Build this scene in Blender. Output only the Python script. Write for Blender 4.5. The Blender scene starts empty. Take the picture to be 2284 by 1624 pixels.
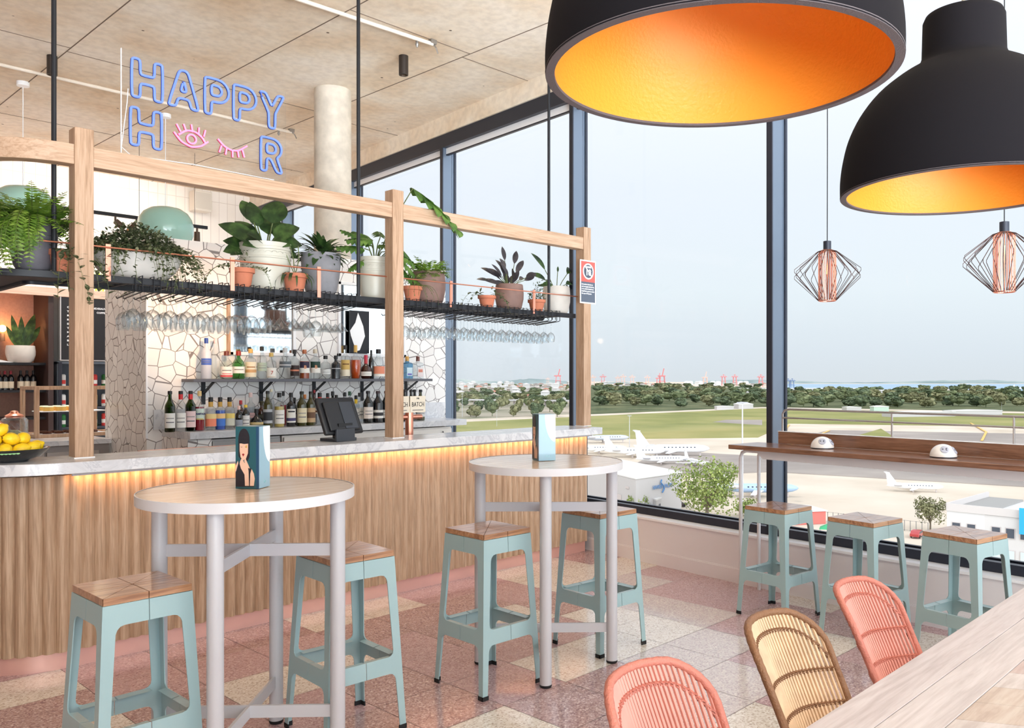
import bpy, math, random
from math import sin, cos, pi, radians, sqrt, atan2, hypot
from mathutils import Matrix, Vector, Euler
random.seed(7)
SC = bpy.context.scene
COL = SC.collection

# ---------------- camera, sky, sun, exposure ----------------
TH, FPX, HY, CXP, EYE = 0.7471, 1878.65, 842.63, 1271.94, 1.5
CT, ST = cos(TH), sin(TH)
cam = bpy.data.cameras.new('camera')
cam.sensor_width = 36.0
cam.lens = 36.0 * FPX / 2284
cam.shift_x = -(CXP - 1142) / 2284
cam.shift_y = (HY - 812) / 2284
cam.clip_start = 0.05; cam.clip_end = 20000
camo = bpy.data.objects.new('camera', cam); COL.objects.link(camo)
camo.location = (0, 0, EYE)
camo.rotation_euler = (pi / 2, 0, TH - pi / 2)
SC.camera = camo

FILLUP, FILLDN = 3.0, 33.0        # added fill: glow above and far brighter below the horizon, behind the viewer
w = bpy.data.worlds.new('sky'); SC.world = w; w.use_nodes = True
nt = w.node_tree; nt.nodes.clear()
N = nt.nodes.new; L = nt.links.new
wo = N('ShaderNodeOutputWorld'); bg = N('ShaderNodeBackground'); tc = N('ShaderNodeTexCoord')
sx = N('ShaderNodeSeparateXYZ'); rp = N('ShaderNodeValToRGB')
L(tc.outputs['Generated'], sx.inputs[0]); L(sx.outputs['Z'], rp.inputs[0])
e = rp.color_ramp.elements
e[0].position = 0.0; e[0].color = (.74, .80, .84, 1)
e[1].position = 1.0; e[1].color = (.95, 1.0, 1.08, 1)
for p_, c_ in ((.03, (.77, .84, .89, 1)), (.10, (.86, .94, .98, 1)), (.22, (.90, .965, 1.04, 1)), (.38, (1.04, 1.08, 1.15, 1))):
    q = rp.color_ramp.elements.new(p_); q.color = c_
# fill glow added behind the viewer to brighten the ceiling and front faces
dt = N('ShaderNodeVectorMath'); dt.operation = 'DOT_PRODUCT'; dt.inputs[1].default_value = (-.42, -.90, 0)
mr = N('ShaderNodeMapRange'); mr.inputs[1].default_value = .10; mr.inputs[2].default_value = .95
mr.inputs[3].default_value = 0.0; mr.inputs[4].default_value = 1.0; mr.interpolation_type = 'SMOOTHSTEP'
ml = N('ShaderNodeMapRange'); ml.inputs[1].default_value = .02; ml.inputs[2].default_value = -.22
ml.inputs[3].default_value = FILLUP; ml.inputs[4].default_value = FILLDN
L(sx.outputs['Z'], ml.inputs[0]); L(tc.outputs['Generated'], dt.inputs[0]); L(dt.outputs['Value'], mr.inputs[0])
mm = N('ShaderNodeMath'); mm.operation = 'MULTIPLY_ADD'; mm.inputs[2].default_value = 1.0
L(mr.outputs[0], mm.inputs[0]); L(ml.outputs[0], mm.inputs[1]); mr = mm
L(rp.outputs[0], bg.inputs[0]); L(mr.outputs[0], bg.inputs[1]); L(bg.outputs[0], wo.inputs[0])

sun = bpy.data.lights.new('sun', 'SUN'); sun.energy = 1.1; sun.angle = radians(.6); sun.color = (1, .95, .88)
suno = bpy.data.objects.new('sun', sun); COL.objects.link(suno)
suno.rotation_euler = Vector((-.42, .30, .86)).to_track_quat('Z', 'Y').to_euler()

# mint pendant bulbs, downlights over the bar, and fill spots added at the back
def lamp(kind, loc, e, col, size=.3, to=None, blend=.6, angle=1.6):
    l = bpy.data.lights.new('room_or_fill_lamp', kind); l.energy = e; l.color = col
    if kind == 'AREA': l.size = size
    else: l.shadow_soft_size = size
    if kind == 'SPOT': l.spot_size = angle; l.spot_blend = blend
    o = bpy.data.objects.new('room_or_fill_lamp', l); COL.objects.link(o); o.location = loc
    if to: o.rotation_euler = (Vector(loc) - Vector(to)).to_track_quat('Z', 'Y').to_euler()
    return o
lamp('SPOT', (2.38, 9.42, 3.08), 170, (1, .93, .84), .08, (2.38, 9.9, 0), .9, 2.5)      # inside the two mint pendants
lamp('SPOT', (3.72, 9.43, 3.08), 170, (1, .93, .84), .08, (3.72, 9.9, 0), .9, 2.5)
lamp('SPOT', (4.4, 10.9, 4.2), 160, (1, .94, .86), .05, (4.2, 12.6, 2.6), .9, 2.2)  # unseen fill spot added to brighten the back wall
lamp('SPOT', (2.0, 10.9, 4.2), 160, (1, .94, .86), .05, (2.2, 12.6, 2.8), .9, 2.2)  # second added fill spot, no fixture, for the back wall
lamp('SPOT', (4.486, 6.175, 4.18), 60, (1, .88, .72), .03, (4.486, 6.175, 0), .8, 1.5)
lamp('SPOT', (2.363, 8.467, 4.18), 60, (1, .88, .72), .03, (2.363, 8.467, 0), .8, 1.5)
lamp('SPOT', (3.02, 6.1, 2.02), 55, (1, .62, .36), .04, (3.15, 7.2, 1.95), .9, 1.3)
SC.view_settings.view_transform = 'Standard'
SC.view_settings.look = 'None'
SC.view_settings.exposure = 0.0
SC.view_settings.gamma = 1.0
SC.view_settings.use_curve_mapping = False
SC.cycles.use_denoising = True
SC.cycles.max_bounces = 10
SC.cycles.diffuse_bounces = 6
SC.cycles.glossy_bounces = 4
SC.cycles.transmission_bounces = 6
SC.cycles.transparent_max_bounces = 24
SC.cycles.sample_clamp_indirect = 6
SC.cycles.caustics_reflective = False
SC.cycles.caustics_refractive = False

# ---------------- measuring: where a sight line meets a known plane ----------------
WA, WX = 0.0956, 5.135           # the glass facade runs 5.5 degrees off the bar
def at(x, y, X=None, Y=None, z=None, W=None):
    u = (x - CXP) / FPX; dx = CT + u * ST; dy = ST - u * CT; k = (HY - y) / FPX
    if X is not None: d = X / dx
    elif Y is not None: d = Y / dy
    elif W is not None: d = (WX + W) / (dx - math.tan(WA) * dy)
    else: d = (z - EYE) / k
    return Vector((d * dx, d * dy, EYE + d * k))
def depth(p): return p[0] * CT + p[1] * ST
WM = Matrix.Translation((WX, 0, 0)) @ Matrix.Rotation(-WA, 4, 'Z')   # facade frame: x off the mullion line, y along it

# ---------------- mesh helpers ----------------
class G:
    def __init__(s, M=None): s.v = []; s.f = []; s.m = []; s.M = M or Matrix()
    def add(s, vs, fs, m=0, M=None):
        T = s.M @ M if M is not None else s.M
        n = len(s.v); s.v += [tuple(T @ Vector(p)) for p in vs]
        s.f += [tuple(n + i for i in f) for f in fs]; s.m += [m] * len(fs); return s
    def box(s, x0, x1, y0, y1, z0, z1, m=0, M=None):
        return s.add([(x0,y0,z0),(x1,y0,z0),(x1,y1,z0),(x0,y1,z0),(x0,y0,z1),(x1,y0,z1),(x1,y1,z1),(x0,y1,z1)],
            [(0,3,2,1),(4,5,6,7),(0,1,5,4),(1,2,6,5),(2,3,7,6),(3,0,4,7)], m, M)
    def bar(s, a, b, w, h, m=0, up=(0, 0, 1)):
        a = Vector(a); b = Vector(b); d = (b - a); ln = d.length; d.normalize(); up = Vector(up)
        if abs(d.dot(up)) > .99: up = Vector((0, 1, 0))
        r = d.cross(up).normalized(); u = r.cross(d)
        M = Matrix((( r.x, d.x, u.x, a.x), (r.y, d.y, u.y, a.y), (r.z, d.z, u.z, a.z), (0, 0, 0, 1)))
        return s.box(-w/2, w/2, 0, ln, -h/2, h/2, m, M)
    def tube(s, pts, r, n=8, closed=False, m=0, M=None, caps=True):
        P = [Vector(p) for p in pts]; k = len(P); vs = []; fs = []; up = None
        for i in range(k):
            if closed: t = P[(i+1) % k] - P[i-1]
            else: t = P[min(i+1, k-1)] - P[max(i-1, 0)]
            if t.length < 1e-9: t = Vector((0, 0, 1))
            t.normalize()
            if up is None:
                up = Vector((0, 0, 1)) if abs(t.z) < .9 else Vector((1, 0, 0))
            up = (up - t * up.dot(t))
            if up.length < 1e-6: up = Vector((1, 0, 0)) - t * t.x
            up.normalize(); sd = t.cross(up); rr = r[i] if isinstance(r, (list, tuple)) else r
            for j in range(n):
                a = 2 * pi * j / n; vs.append(P[i] + (up * cos(a) + sd * sin(a)) * rr)
        for i in range(k if closed else k - 1):
            for j in range(n):
                a = i * n + j; b = i * n + (j+1) % n; c = ((i+1) % k) * n + (j+1) % n; d = ((i+1) % k) * n + j
                fs.append((a, d, c, b))
        if not closed and caps: fs += [tuple(range(n)), tuple(reversed(range((k-1)*n, k*n)))]
        return s.add(vs, fs, m, M)
    def lathe(s, prof, n=24, c=(0, 0, 0), m=0, M=None, sq=1.0, a0=0.0):
        # prof = [(radius, z)...]; sq < 1 flattens y
        vs = []; fs = []; rings = []
        for r, z in prof:
            if r < 1e-6: rings.append([len(vs)]); vs.append((c[0], c[1], c[2] + z))
            else:
                rings.append(list(range(len(vs), len(vs) + n)))
                for j in range(n):
                    a = 2 * pi * j / n + a0; vs.append((c[0] + r * cos(a), c[1] + r * sin(a) * sq, c[2] + z))
        for A, B in zip(rings, rings[1:]):
            if len(A) == 1 and len(B) == 1: continue
            for j in range(n):
                k = (j + 1) % n
                if len(A) == 1: fs.append((A[0], B[k], B[j]))
                elif len(B) == 1: fs.append((A[j], A[k], B[0]))
                else: fs.append((A[j], A[k], B[k], B[j]))
        return s.add(vs, fs, m, M)
    def prism(s, pts, z0, z1, m=0, M=None):
        n = len(pts); vs = [(x, y, z0) for x, y in pts] + [(x, y, z1) for x, y in pts]
        fs = [tuple(reversed(range(n))), tuple(range(n, 2 * n))] + [(i, (i+1) % n, n + (i+1) % n, n + i) for i in range(n)]
        return s.add(vs, fs, m, M)
    def sph(s, c, r, nu=12, nv=8, m=0, sc=(1, 1, 1), M=None):
        prof = [(r * sin(pi * i / nv), -r * cos(pi * i / nv)) for i in range(nv + 1)]
        prof[0] = (0, -r); prof[-1] = (0, r)
        T = Matrix.Translation(c) @ Matrix.Diagonal((*sc, 1))
        return s.lathe(prof, nu, m=m, M=(M @ T) if M is not None else T)

def mk(name, g, mats, parent=None, loc=None, rot=None, bevel=0, smooth=True, ang=35):
    me = bpy.data.meshes.new(name); me.from_pydata(g.v, [], g.f)
    mats = mats if isinstance(mats, (list, tuple)) else [mats]
    for m in mats: me.materials.append(m)
    if len(mats) > 1: me.polygons.foreach_set('material_index', g.m)
    me.validate(); me.update()
    if smooth:
        me.polygons.foreach_set('use_smooth', [True] * len(me.polygons)); me.set_sharp_from_angle(angle=radians(ang))
    o = bpy.data.objects.new(name, me); COL.objects.link(o)
    if parent: o.parent = parent
    if loc is not None: o.location = loc
    if rot is not None: o.rotation_euler = rot
    if bevel:
        b = o.modifiers.new('bevel', 'BEVEL'); b.width = bevel; b.segments = 2; b.limit_method = 'ANGLE'; b.angle_limit = radians(40)
    return o
def tag(o, label, cat, group=None, kind=None):
    o['label'] = label; o['category'] = cat
    if group: o['group'] = group
    if kind: o['kind'] = kind
    return o
def thing(name, label, cat, loc=(0, 0, 0), rz=0.0, group=None):
    o = bpy.data.objects.new(name, None); COL.objects.link(o)
    o.empty_display_size = .1; o.location = loc; o.rotation_euler = (0, 0, rz); return tag(o, label, cat, group)
def struct(name, g, mats, **k):
    o = mk(name, g, mats, **k)
    if not k.get('parent'): o['kind'] = 'structure'
    return o
KIDS = {}
def kids(o): return [c for c in COL.objects if c.parent == o]
def dup(o, loc=None, rz=None, label=None, group=None, sc=None):
    if o.name not in KIDS: KIDS[o.name] = [(c, kids(c)) for c in kids(o)]
    r = o.copy(); COL.objects.link(r)
    if loc is not None: r.location = loc
    if rz is not None: r.rotation_euler = (r.rotation_euler[0], r.rotation_euler[1], rz)
    if label: r['label'] = label
    if group: r['group'] = group
    if sc: r.scale = sc
    for c, gs in KIDS[o.name]:
        d = c.copy(); COL.objects.link(d); d.parent = r
        for h in gs:
            q = h.copy(); COL.objects.link(q); q.parent = d
    return r
def text(name, body, size, mat, parent=None, M=None, extrude=.0006, align='LEFT', kind=None, sx=1.0, bold=0):
    cu = bpy.data.curves.new(name, 'FONT'); cu.body = body; cu.size = size; cu.extrude = extrude; cu.align_x = align
    cu.offset = bold; cu.resolution_u = 2
    t = bpy.data.objects.new('tmp', cu); COL.objects.link(t)
    dg = bpy.context.evaluated_depsgraph_get(); me = bpy.data.meshes.new_from_object(t.evaluated_get(dg))
    bpy.data.objects.remove(t); me.name = name
    if sx != 1: me.transform(Matrix.Diagonal((sx, 1, 1, 1)))
    if M is not None: me.transform(M)
    me.materials.clear(); me.materials.append(mat)
    o = bpy.data.objects.new(name, me); COL.objects.link(o)
    if parent: o.parent = parent
    return o
FRONT = Matrix.Rotation(pi / 2, 4, 'X')      # text/flat art (x right, y up) stood up to face -Y

# ---------------- materials ----------------
def lin(c):
    return tuple((v / 255 / 12.92) if v / 255 <= .04045 else ((v / 255 + .055) / 1.055) ** 2.4 for v in c[:3]) + (1,)
def nm(name):
    m = bpy.data.materials.new(name); m.use_nodes = True; n = m.node_tree; n.nodes.clear()
    return m, n, n.nodes.new('ShaderNodeOutputMaterial')
def pr(name, col, rough=.5, metal=0.0, spec=.5, var=0, vscale=20, bump=0, bscale=60, emis=None, es=0, coat=0, sub=0, alpha=1):
    m, n, out = nm(name); b = n.nodes.new('ShaderNodeBsdfPrincipled'); n.links.new(b.outputs[0], out.inputs[0])
    c = lin(col); b.inputs['Base Color'].default_value = c
    b.inputs['Roughness'].default_value = rough; b.inputs['Metallic'].default_value = metal
    b.inputs['Specular IOR Level'].default_value = spec; b.inputs['Coat Weight'].default_value = coat; b.inputs['Alpha'].default_value = alpha
    if emis: b.inputs['Emission Color'].default_value = lin(emis); b.inputs['Emission Strength'].default_value = es
    if var or bump:
        t = n.nodes.new('ShaderNodeTexCoord')
    if var:
        z = n.nodes.new('ShaderNodeTexNoise'); z.inputs['Scale'].default_value = vscale; z.inputs['Detail'].default_value = 4
        n.links.new(t.outputs['Object'], z.inputs['Vector'])
        r = n.nodes.new('ShaderNodeValToRGB'); n.links.new(z.outputs['Fac'], r.inputs[0])
        r.color_ramp.elements[0].position = .3; r.color_ramp.elements[1].position = .7
        r.color_ramp.elements[0].color = tuple(v * (1 - var) for v in c[:3]) + (1,)
        r.color_ramp.elements[1].color = tuple(min(1, v * (1 + var)) for v in c[:3]) + (1,)
        n.links.new(r.outputs[0], b.inputs['Base Color'])
    if bump:
        z = n.nodes.new('ShaderNodeTexNoise'); z.inputs['Scale'].default_value = bscale; z.inputs['Detail'].default_value = 3
        n.links.new(t.outputs['Object'], z.inputs['Vector'])
        u = n.nodes.new('ShaderNodeBump'); u.inputs['Strength'].default_value = bump; u.inputs['Distance'].default_value = .004
        n.links.new(z.outputs['Fac'], u.inputs['Height']); n.links.new(u.outputs[0], b.inputs['Normal'])
    m['b'] = 1; return m
def ramp(n, stops, src):
    r = n.nodes.new('ShaderNodeValToRGB'); el = r.color_ramp.elements
    el[0].position, el[0].color = stops[0][0], lin(stops[0][1]); el[1].position, el[1].color = stops[-1][0], lin(stops[-1][1])
    for p, c in stops[1:-1]:
        q = el.new(p); q.color = lin(c)
    n.links.new(src, r.inputs[0]); return r
def wood(name, cols, axis=2, scale=9.0, rough=.5, stretch=14.0, dist=1.2, spec=.4, coat=0):
    m, n, out = nm(name); b = n.nodes.new('ShaderNodeBsdfPrincipled'); n.links.new(b.outputs[0], out.inputs[0])
    t = n.nodes.new('ShaderNodeTexCoord'); mp = n.nodes.new('ShaderNodeMapping'); sc = [scale] * 3; sc[axis] = scale / stretch
    mp.inputs['Scale'].default_value = sc; n.links.new(t.outputs['Object'], mp.inputs[0])
    z = n.nodes.new('ShaderNodeTexNoise'); z.inputs['Scale'].default_value = 4; z.inputs['Detail'].default_value = 6; z.inputs['Distortion'].default_value = dist
    n.links.new(mp.outputs[0], z.inputs['Vector'])
    z2 = n.nodes.new('ShaderNodeTexNoise'); z2.inputs['Scale'].default_value = 22; z2.inputs['Detail'].default_value = 3
    n.links.new(mp.outputs[0], z2.inputs['Vector'])
    mx = n.nodes.new('ShaderNodeMath'); mx.operation = 'MULTIPLY_ADD'; mx.inputs[1].default_value = .35
    n.links.new(z2.outputs['Fac'], mx.inputs[0]); n.links.new(z.outputs['Fac'], mx.inputs[2])
    k = len(cols); r = ramp(n, [(.48 + .36 * i / (k - 1), c) for i, c in enumerate(cols)], mx.outputs[0])
    n.links.new(r.outputs[0], b.inputs['Base Color']); b.inputs['Roughness'].default_value = rough
    b.inputs['Specular IOR Level'].default_value = spec; b.inputs['Coat Weight'].default_value = coat; b.inputs['Coat Roughness'].default_value = .15
    u = n.nodes.new('ShaderNodeBump'); u.inputs['Strength'].default_value = .15; u.inputs['Distance'].default_value = .002
    n.links.new(mx.outputs[0], u.inputs['Height']); n.links.new(u.outputs[0], b.inputs['Normal'])
    return m
def glassy(name, tint=(255, 255, 255), gloss=.25, edge=.35, dens=1.0):
    m, n, out = nm(name); tr = n.nodes.new('ShaderNodeBsdfTransparent'); gl = n.nodes.new('ShaderNodeBsdfGlossy')
    tr.inputs[0].default_value = tuple(v * dens for v in lin(tint)[:3]) + (1,); gl.inputs['Roughness'].default_value = .03
    lw = n.nodes.new('ShaderNodeLayerWeight'); lw.inputs[0].default_value = edge
    mt = n.nodes.new('ShaderNodeMath'); mt.operation = 'MULTIPLY'; mt.inputs[1].default_value = gloss
    n.links.new(lw.outputs['Facing'], mt.inputs[0])
    mx = n.nodes.new('ShaderNodeMixShader'); n.links.new(mt.outputs[0], mx.inputs[0])
    n.links.new(tr.outputs[0], mx.inputs[1]); n.links.new(gl.outputs[0], mx.inputs[2]); n.links.new(mx.outputs[0], out.inputs[0])
    return m
def leafm(name, cols, scale=14, rough=.45, trans=.3):
    m, n, out = nm(name); b = n.nodes.new('ShaderNodeBsdfPrincipled'); t = n.nodes.new('ShaderNodeTexCoord')
    z = n.nodes.new('ShaderNodeTexNoise'); z.inputs['Scale'].default_value = scale; z.inputs['Detail'].default_value = 3
    n.links.new(t.outputs['Object'], z.inputs['Vector'])
    r = ramp(n, [(.3 + .4 * i / (len(cols) - 1), c) for i, c in enumerate(cols)], z.outputs['Fac'])
    n.links.new(r.outputs[0], b.inputs['Base Color']); b.inputs['Roughness'].default_value = rough
    tl = n.nodes.new('ShaderNodeBsdfTranslucent'); n.links.new(r.outputs[0], tl.inputs[0])
    mx = n.nodes.new('ShaderNodeMixShader'); mx.inputs[0].default_value = trans
    n.links.new(b.outputs[0], mx.inputs[1]); n.links.new(tl.outputs[0], mx.inputs[2]); n.links.new(mx.outputs[0], out.inputs[0]); return m

def terrazzo(name, base, chips):
    m, n, out = nm(name); b = n.nodes.new('ShaderNodeBsdfPrincipled'); n.links.new(b.outputs[0], out.inputs[0])
    t = n.nodes.new('ShaderNodeTexCoord'); v = n.nodes.new('ShaderNodeTexVoronoi'); v.inputs['Scale'].default_value = 130
    n.links.new(t.outputs['Object'], v.inputs['Vector']); s = n.nodes.new('ShaderNodeSeparateColor'); n.links.new(v.outputs['Color'], s.inputs[0])
    r = ramp(n, [(0, chips[0]), (.2, chips[1]), (.45, base), (.75, base), (1, chips[2])], s.outputs[0])
    n.links.new(r.outputs[0], b.inputs['Base Color']); b.inputs['Roughness'].default_value = .17; b.inputs['Specular IOR Level'].default_value = .55
    b.inputs['Coat Weight'].default_value = .35; b.inputs['Coat Roughness'].default_value = .08
    return m
TZ = {'R': terrazzo('rose terrazzo', (176, 146, 144), [(132, 100, 104), (152, 120, 122), (218, 194, 190)]),
      'P': terrazzo('mauve terrazzo', (188, 156, 158), [(150, 116, 122), (170, 136, 142), (214, 188, 184)]),
      'G': terrazzo('pale terrazzo', (202, 190, 186), [(168, 152, 152), (188, 172, 170), (224, 214, 206)]),
      'C': terrazzo('cream terrazzo', (222, 214, 204), [(176, 160, 146), (204, 192, 178), (236, 231, 224)])}
GROUT = pr('grout', (150, 132, 130), .8)

def concrete():
    m, n, out = nm('board-formed concrete'); b = n.nodes.new('ShaderNodeBsdfPrincipled'); n.links.new(b.outputs[0], out.inputs[0])
    t = n.nodes.new('ShaderNodeTexCoord'); nn = n.nodes.new; lk = n.links.new
    z = nn('ShaderNodeTexNoise'); z.inputs['Scale'].default_value = .9; z.inputs['Detail'].default_value = 8; z.inputs['Roughness'].default_value = .58
    lk(t.outputs['Object'], z.inputs['Vector'])
    r = ramp(n, [(.3, (222, 194, 160)), (.45, (234, 216, 192)), (.56, (242, 230, 212)), (.7, (246, 238, 226))], z.outputs['Fac'])
    z2 = nn('ShaderNodeTexNoise'); z2.inputs['Scale'].default_value = 14; z2.inputs['Detail'].default_value = 6; lk(t.outputs['Object'], z2.inputs['Vector'])
    r2 = ramp(n, [(.35, (222, 220, 218)), (.6, (255, 255, 255))], z2.outputs['Fac'])
    mx = nn('ShaderNodeMix'); mx.data_type = 'RGBA'; mx.blend_type = 'MULTIPLY'; mx.inputs[0].default_value = .45
    lk(r.outputs[0], mx.inputs[6]); lk(r2.outputs[0], mx.inputs[7])
    # pin holes
    v = nn('ShaderNodeTexVoronoi'); v.inputs['Scale'].default_value = 3.2; lk(t.outputs['Object'], v.inputs['Vector'])
    r3 = ramp(n, [(.03, (105, 92, 80)), (.05, (255, 255, 255))], v.outputs['Distance'])
    mx2 = nn('ShaderNodeMix'); mx2.data_type = 'RGBA'; mx2.blend_type = 'MULTIPLY'; mx2.inputs[0].default_value = 1
    lk(mx.outputs[2], mx2.inputs[6]); lk(r3.outputs[0], mx2.inputs[7]); lk(mx2.outputs[2], b.inputs['Base Color'])
    b.inputs['Roughness'].default_value = .75
    u = nn('ShaderNodeBump'); u.inputs['Strength'].default_value = .25; u.inputs['Distance'].default_value = .01
    lk(z2.outputs['Fac'], u.inputs['Height']); lk(u.outputs[0], b.inputs['Normal']); return m
CONC = concrete()
CONC2 = pr('column concrete', (206, 196, 182), .75, var=.14, vscale=9, bump=.3, bscale=30)

def mosaic():
    m, n, out = nm('crazy paved white tile'); b = n.nodes.new('ShaderNodeBsdfPrincipled'); n.links.new(b.outputs[0], out.inputs[0])
    nn = n.nodes.new; lk = n.links.new; t = nn('ShaderNodeTexCoord')
    dn = nn('ShaderNodeTexNoise'); dn.inputs['Scale'].default_value = 3; lk(t.outputs['Object'], dn.inputs['Vector'])
    v = nn('ShaderNodeTexVoronoi'); v.feature = 'DISTANCE_TO_EDGE'; v.inputs['Scale'].default_value = 8.6; v.inputs['Randomness'].default_value = .95
    v2 = nn('ShaderNodeTexVoronoi'); v2.inputs['Scale'].default_value = 8.6; v2.inputs['Randomness'].default_value = .95
    lk(t.outputs['Object'], v.inputs['Vector']); lk(t.outputs['Object'], v2.inputs['Vector'])
    s = nn('ShaderNodeSeparateColor'); lk(v2.outputs['Color'], s.inputs[0])
    c = ramp(n, [(0, (226, 222, 220)), (.5, (238, 236, 234)), (1, (248, 246, 244))], s.outputs[0])
    r = ramp(n, [(.018, (140, 134, 134)), (.03, (255, 255, 255))], v.outputs['Distance'])
    mx = nn('ShaderNodeMix'); mx.data_type = 'RGBA'; mx.blend_type = 'MULTIPLY'; mx.inputs[0].default_value = 1
    lk(c.outputs[0], mx.inputs[6]); lk(r.outputs[0], mx.inputs[7]); lk(mx.outputs[2], b.inputs['Base Color'])
    b.inputs['Roughness'].default_value = .25
    u = nn('ShaderNodeBump'); u.inputs['Strength'].default_value = .3; u.inputs['Distance'].default_value = .003
    lk(r.outputs[0], u.inputs['Height']); lk(u.outputs[0], b.inputs['Normal']); return m
MOS = mosaic()
def marble():
    m, n, out = nm('grey veined marble'); b = n.nodes.new('ShaderNodeBsdfPrincipled'); n.links.new(b.outputs[0], out.inputs[0])
    nn = n.nodes.new; lk = n.links.new; t = nn('ShaderNodeTexCoord'); mp = nn('ShaderNodeMapping')
    mp.inputs['Rotation'].default_value = (.5, .4, .6); mp.inputs['Scale'].default_value = (1, 2.2, 1); lk(t.outputs['Object'], mp.inputs[0])
    z = nn('ShaderNodeTexNoise'); z.inputs['Scale'].default_value = 4; z.inputs['Detail'].default_value = 9; z.inputs['Roughness'].default_value = .65; z.inputs['Distortion'].default_value = 1.4
    lk(mp.outputs[0], z.inputs['Vector'])
    r = ramp(n, [(.32, (192, 194, 199)), (.47, (212, 214, 219)), (.5, (190, 193, 200)), (.53, (216, 218, 222)), (.7, (226, 228, 231))], z.outputs['Fac'])
    lk(r.outputs[0], b.inputs['Base Color']); b.inputs['Roughness'].default_value = .18; return m
MARB = marble()
def panelling():
    m, n, out = nm('white groove boards'); b = n.nodes.new('ShaderNodeBsdfPrincipled'); n.links.new(b.outputs[0], out.inputs[0])
    nn = n.nodes.new; lk = n.links.new; t = nn('ShaderNodeTexCoord'); bt = nn('ShaderNodeTexBrick')
    mp = nn('ShaderNodeMapping'); mp.inputs['Rotation'].default_value = (pi / 2, 0, 0); lk(t.outputs['Object'], mp.inputs[0]); lk(mp.outputs[0], bt.inputs['Vector'])
    bt.offset = 0; bt.inputs['Color1'].default_value = lin((247, 240, 232)); bt.inputs['Color2'].default_value = lin((250, 244, 238)); bt.inputs['Mortar'].default_value = lin((222, 212, 204))
    bt.inputs['Scale'].default_value = 1; bt.inputs['Brick Width'].default_value = .13; bt.inputs['Row Height'].default_value = 1.4; bt.inputs['Mortar Size'].default_value = .004
    lk(bt.outputs[0], b.inputs['Base Color']); b.inputs['Roughness'].default_value = .6; return m
PANEL = panelling()

OAK = wood('pale oak post', [(160, 128, 102), (181, 149, 122), (194, 163, 138)], 2, 12, .5, 16)
OAKX = wood('pale oak beam', [(170, 139, 113), (190, 158, 132), (200, 171, 147)], 0, 12, .5, 20)
SLAT = wood('oak slat', [(156, 128, 104), (178, 150, 124), (194, 168, 143)], 2, 14, .5, 22)
WAL = wood('ledge walnut', [(102, 70, 54), (126, 90, 70), (146, 108, 86)], 1, 8, .28, coat=.4)
SEATW = wood('stool seat wood', [(134, 92, 64), (166, 122, 88), (186, 144, 108)], 0, 9, .3, coat=.7)
LAM = wood('light oak laminate', [(190, 160, 134), (210, 184, 158), (222, 198, 174)], 0, 8, .22, coat=.35)
PARQ = wood('whitewashed table boards', [(180, 171, 170), (194, 186, 186), (204, 198, 198)], 0, 9, .45, 14)
WHITEM = pr('white powder coat', (212, 212, 215), .35)
GREYM = pr('light grey powder coat', (188, 188, 192), .38)
TEAL = pr('pale teal powder coat', (152, 180, 183), .3, coat=.2)
BLACKM = pr('black steel', (30, 32, 38), .45, .3)
RUB = pr('black rubber', (20, 20, 22), .7)
COP = pr('copper', (232, 160, 136), .28, 1.0)
COPS = pr('brushed copper kick plate', (232, 184, 172), .35, .45, var=.06, vscale=5)
STEEL = pr('brushed steel', (170, 168, 166), .35, .9)
DARKF = pr('dark anodised frame', (44, 48, 60), .4, .3)
LITF = pr('anodised frame lit side', (104, 117, 134), .3, .4)  # paler blue grey puts window light on the frame sides into the colour
WALLW = pr('white plaster', (224, 221, 224), .7)
SILLW = pr('white sill', (242, 244, 248), .35)
TERRA = pr('terracotta', (190, 116, 88), .8, var=.08, bump=.1)
POTG = pr('grey concrete pot', (132, 132, 138), .7, var=.16, vscale=12, bump=.2)
POTD = pr('dark grey zinc pot', (96, 94, 102), .5, var=.2, vscale=10, bump=.15)
POTP = pr('pale sage glazed pot', (196, 194, 182), .35, bump=.1)
POTB = pr('brown clay pot', (132, 104, 96), .7, var=.1, vscale=20)
POTW = pr('off white pot', (214, 210, 204), .6, var=.04)
SOIL = pr('potting soil', (52, 38, 30), .95, bump=.8)
BLK = pr('matt black felt', (21, 19, 23), .92, spec=.15)
ORG = pr('orange hammered inside', (234, 150, 48), .5, bump=.35, bscale=110)
GLZ = glassy('window glass', (253, 254, 255), .08, .3)
WGL = glassy('drinking glass', (250, 252, 253), .62, .38)
CLEAR = glassy('clear acrylic', (252, 253, 254), .25, .3)
LEAFD = leafm('dark green leaf', [(28, 48, 26), (52, 80, 40), (84, 116, 58)])
LEAFG = leafm('mid green leaf', [(50, 84, 34), (84, 124, 52), (124, 160, 76)])
LEAFF = leafm('fern green', [(66, 104, 34), (110, 146, 50), (158, 186, 88)], 20)
LEAFT = leafm('trailing leaf', [(40, 56, 34), (84, 98, 66), (170, 170, 140)], 60)
LEAFP = leafm('bronze rubber leaf', [(44, 40, 46), (76, 72, 78), (130, 122, 112)], 9)
STEM = pr('plant stem', (92, 104, 58), .6)

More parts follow.
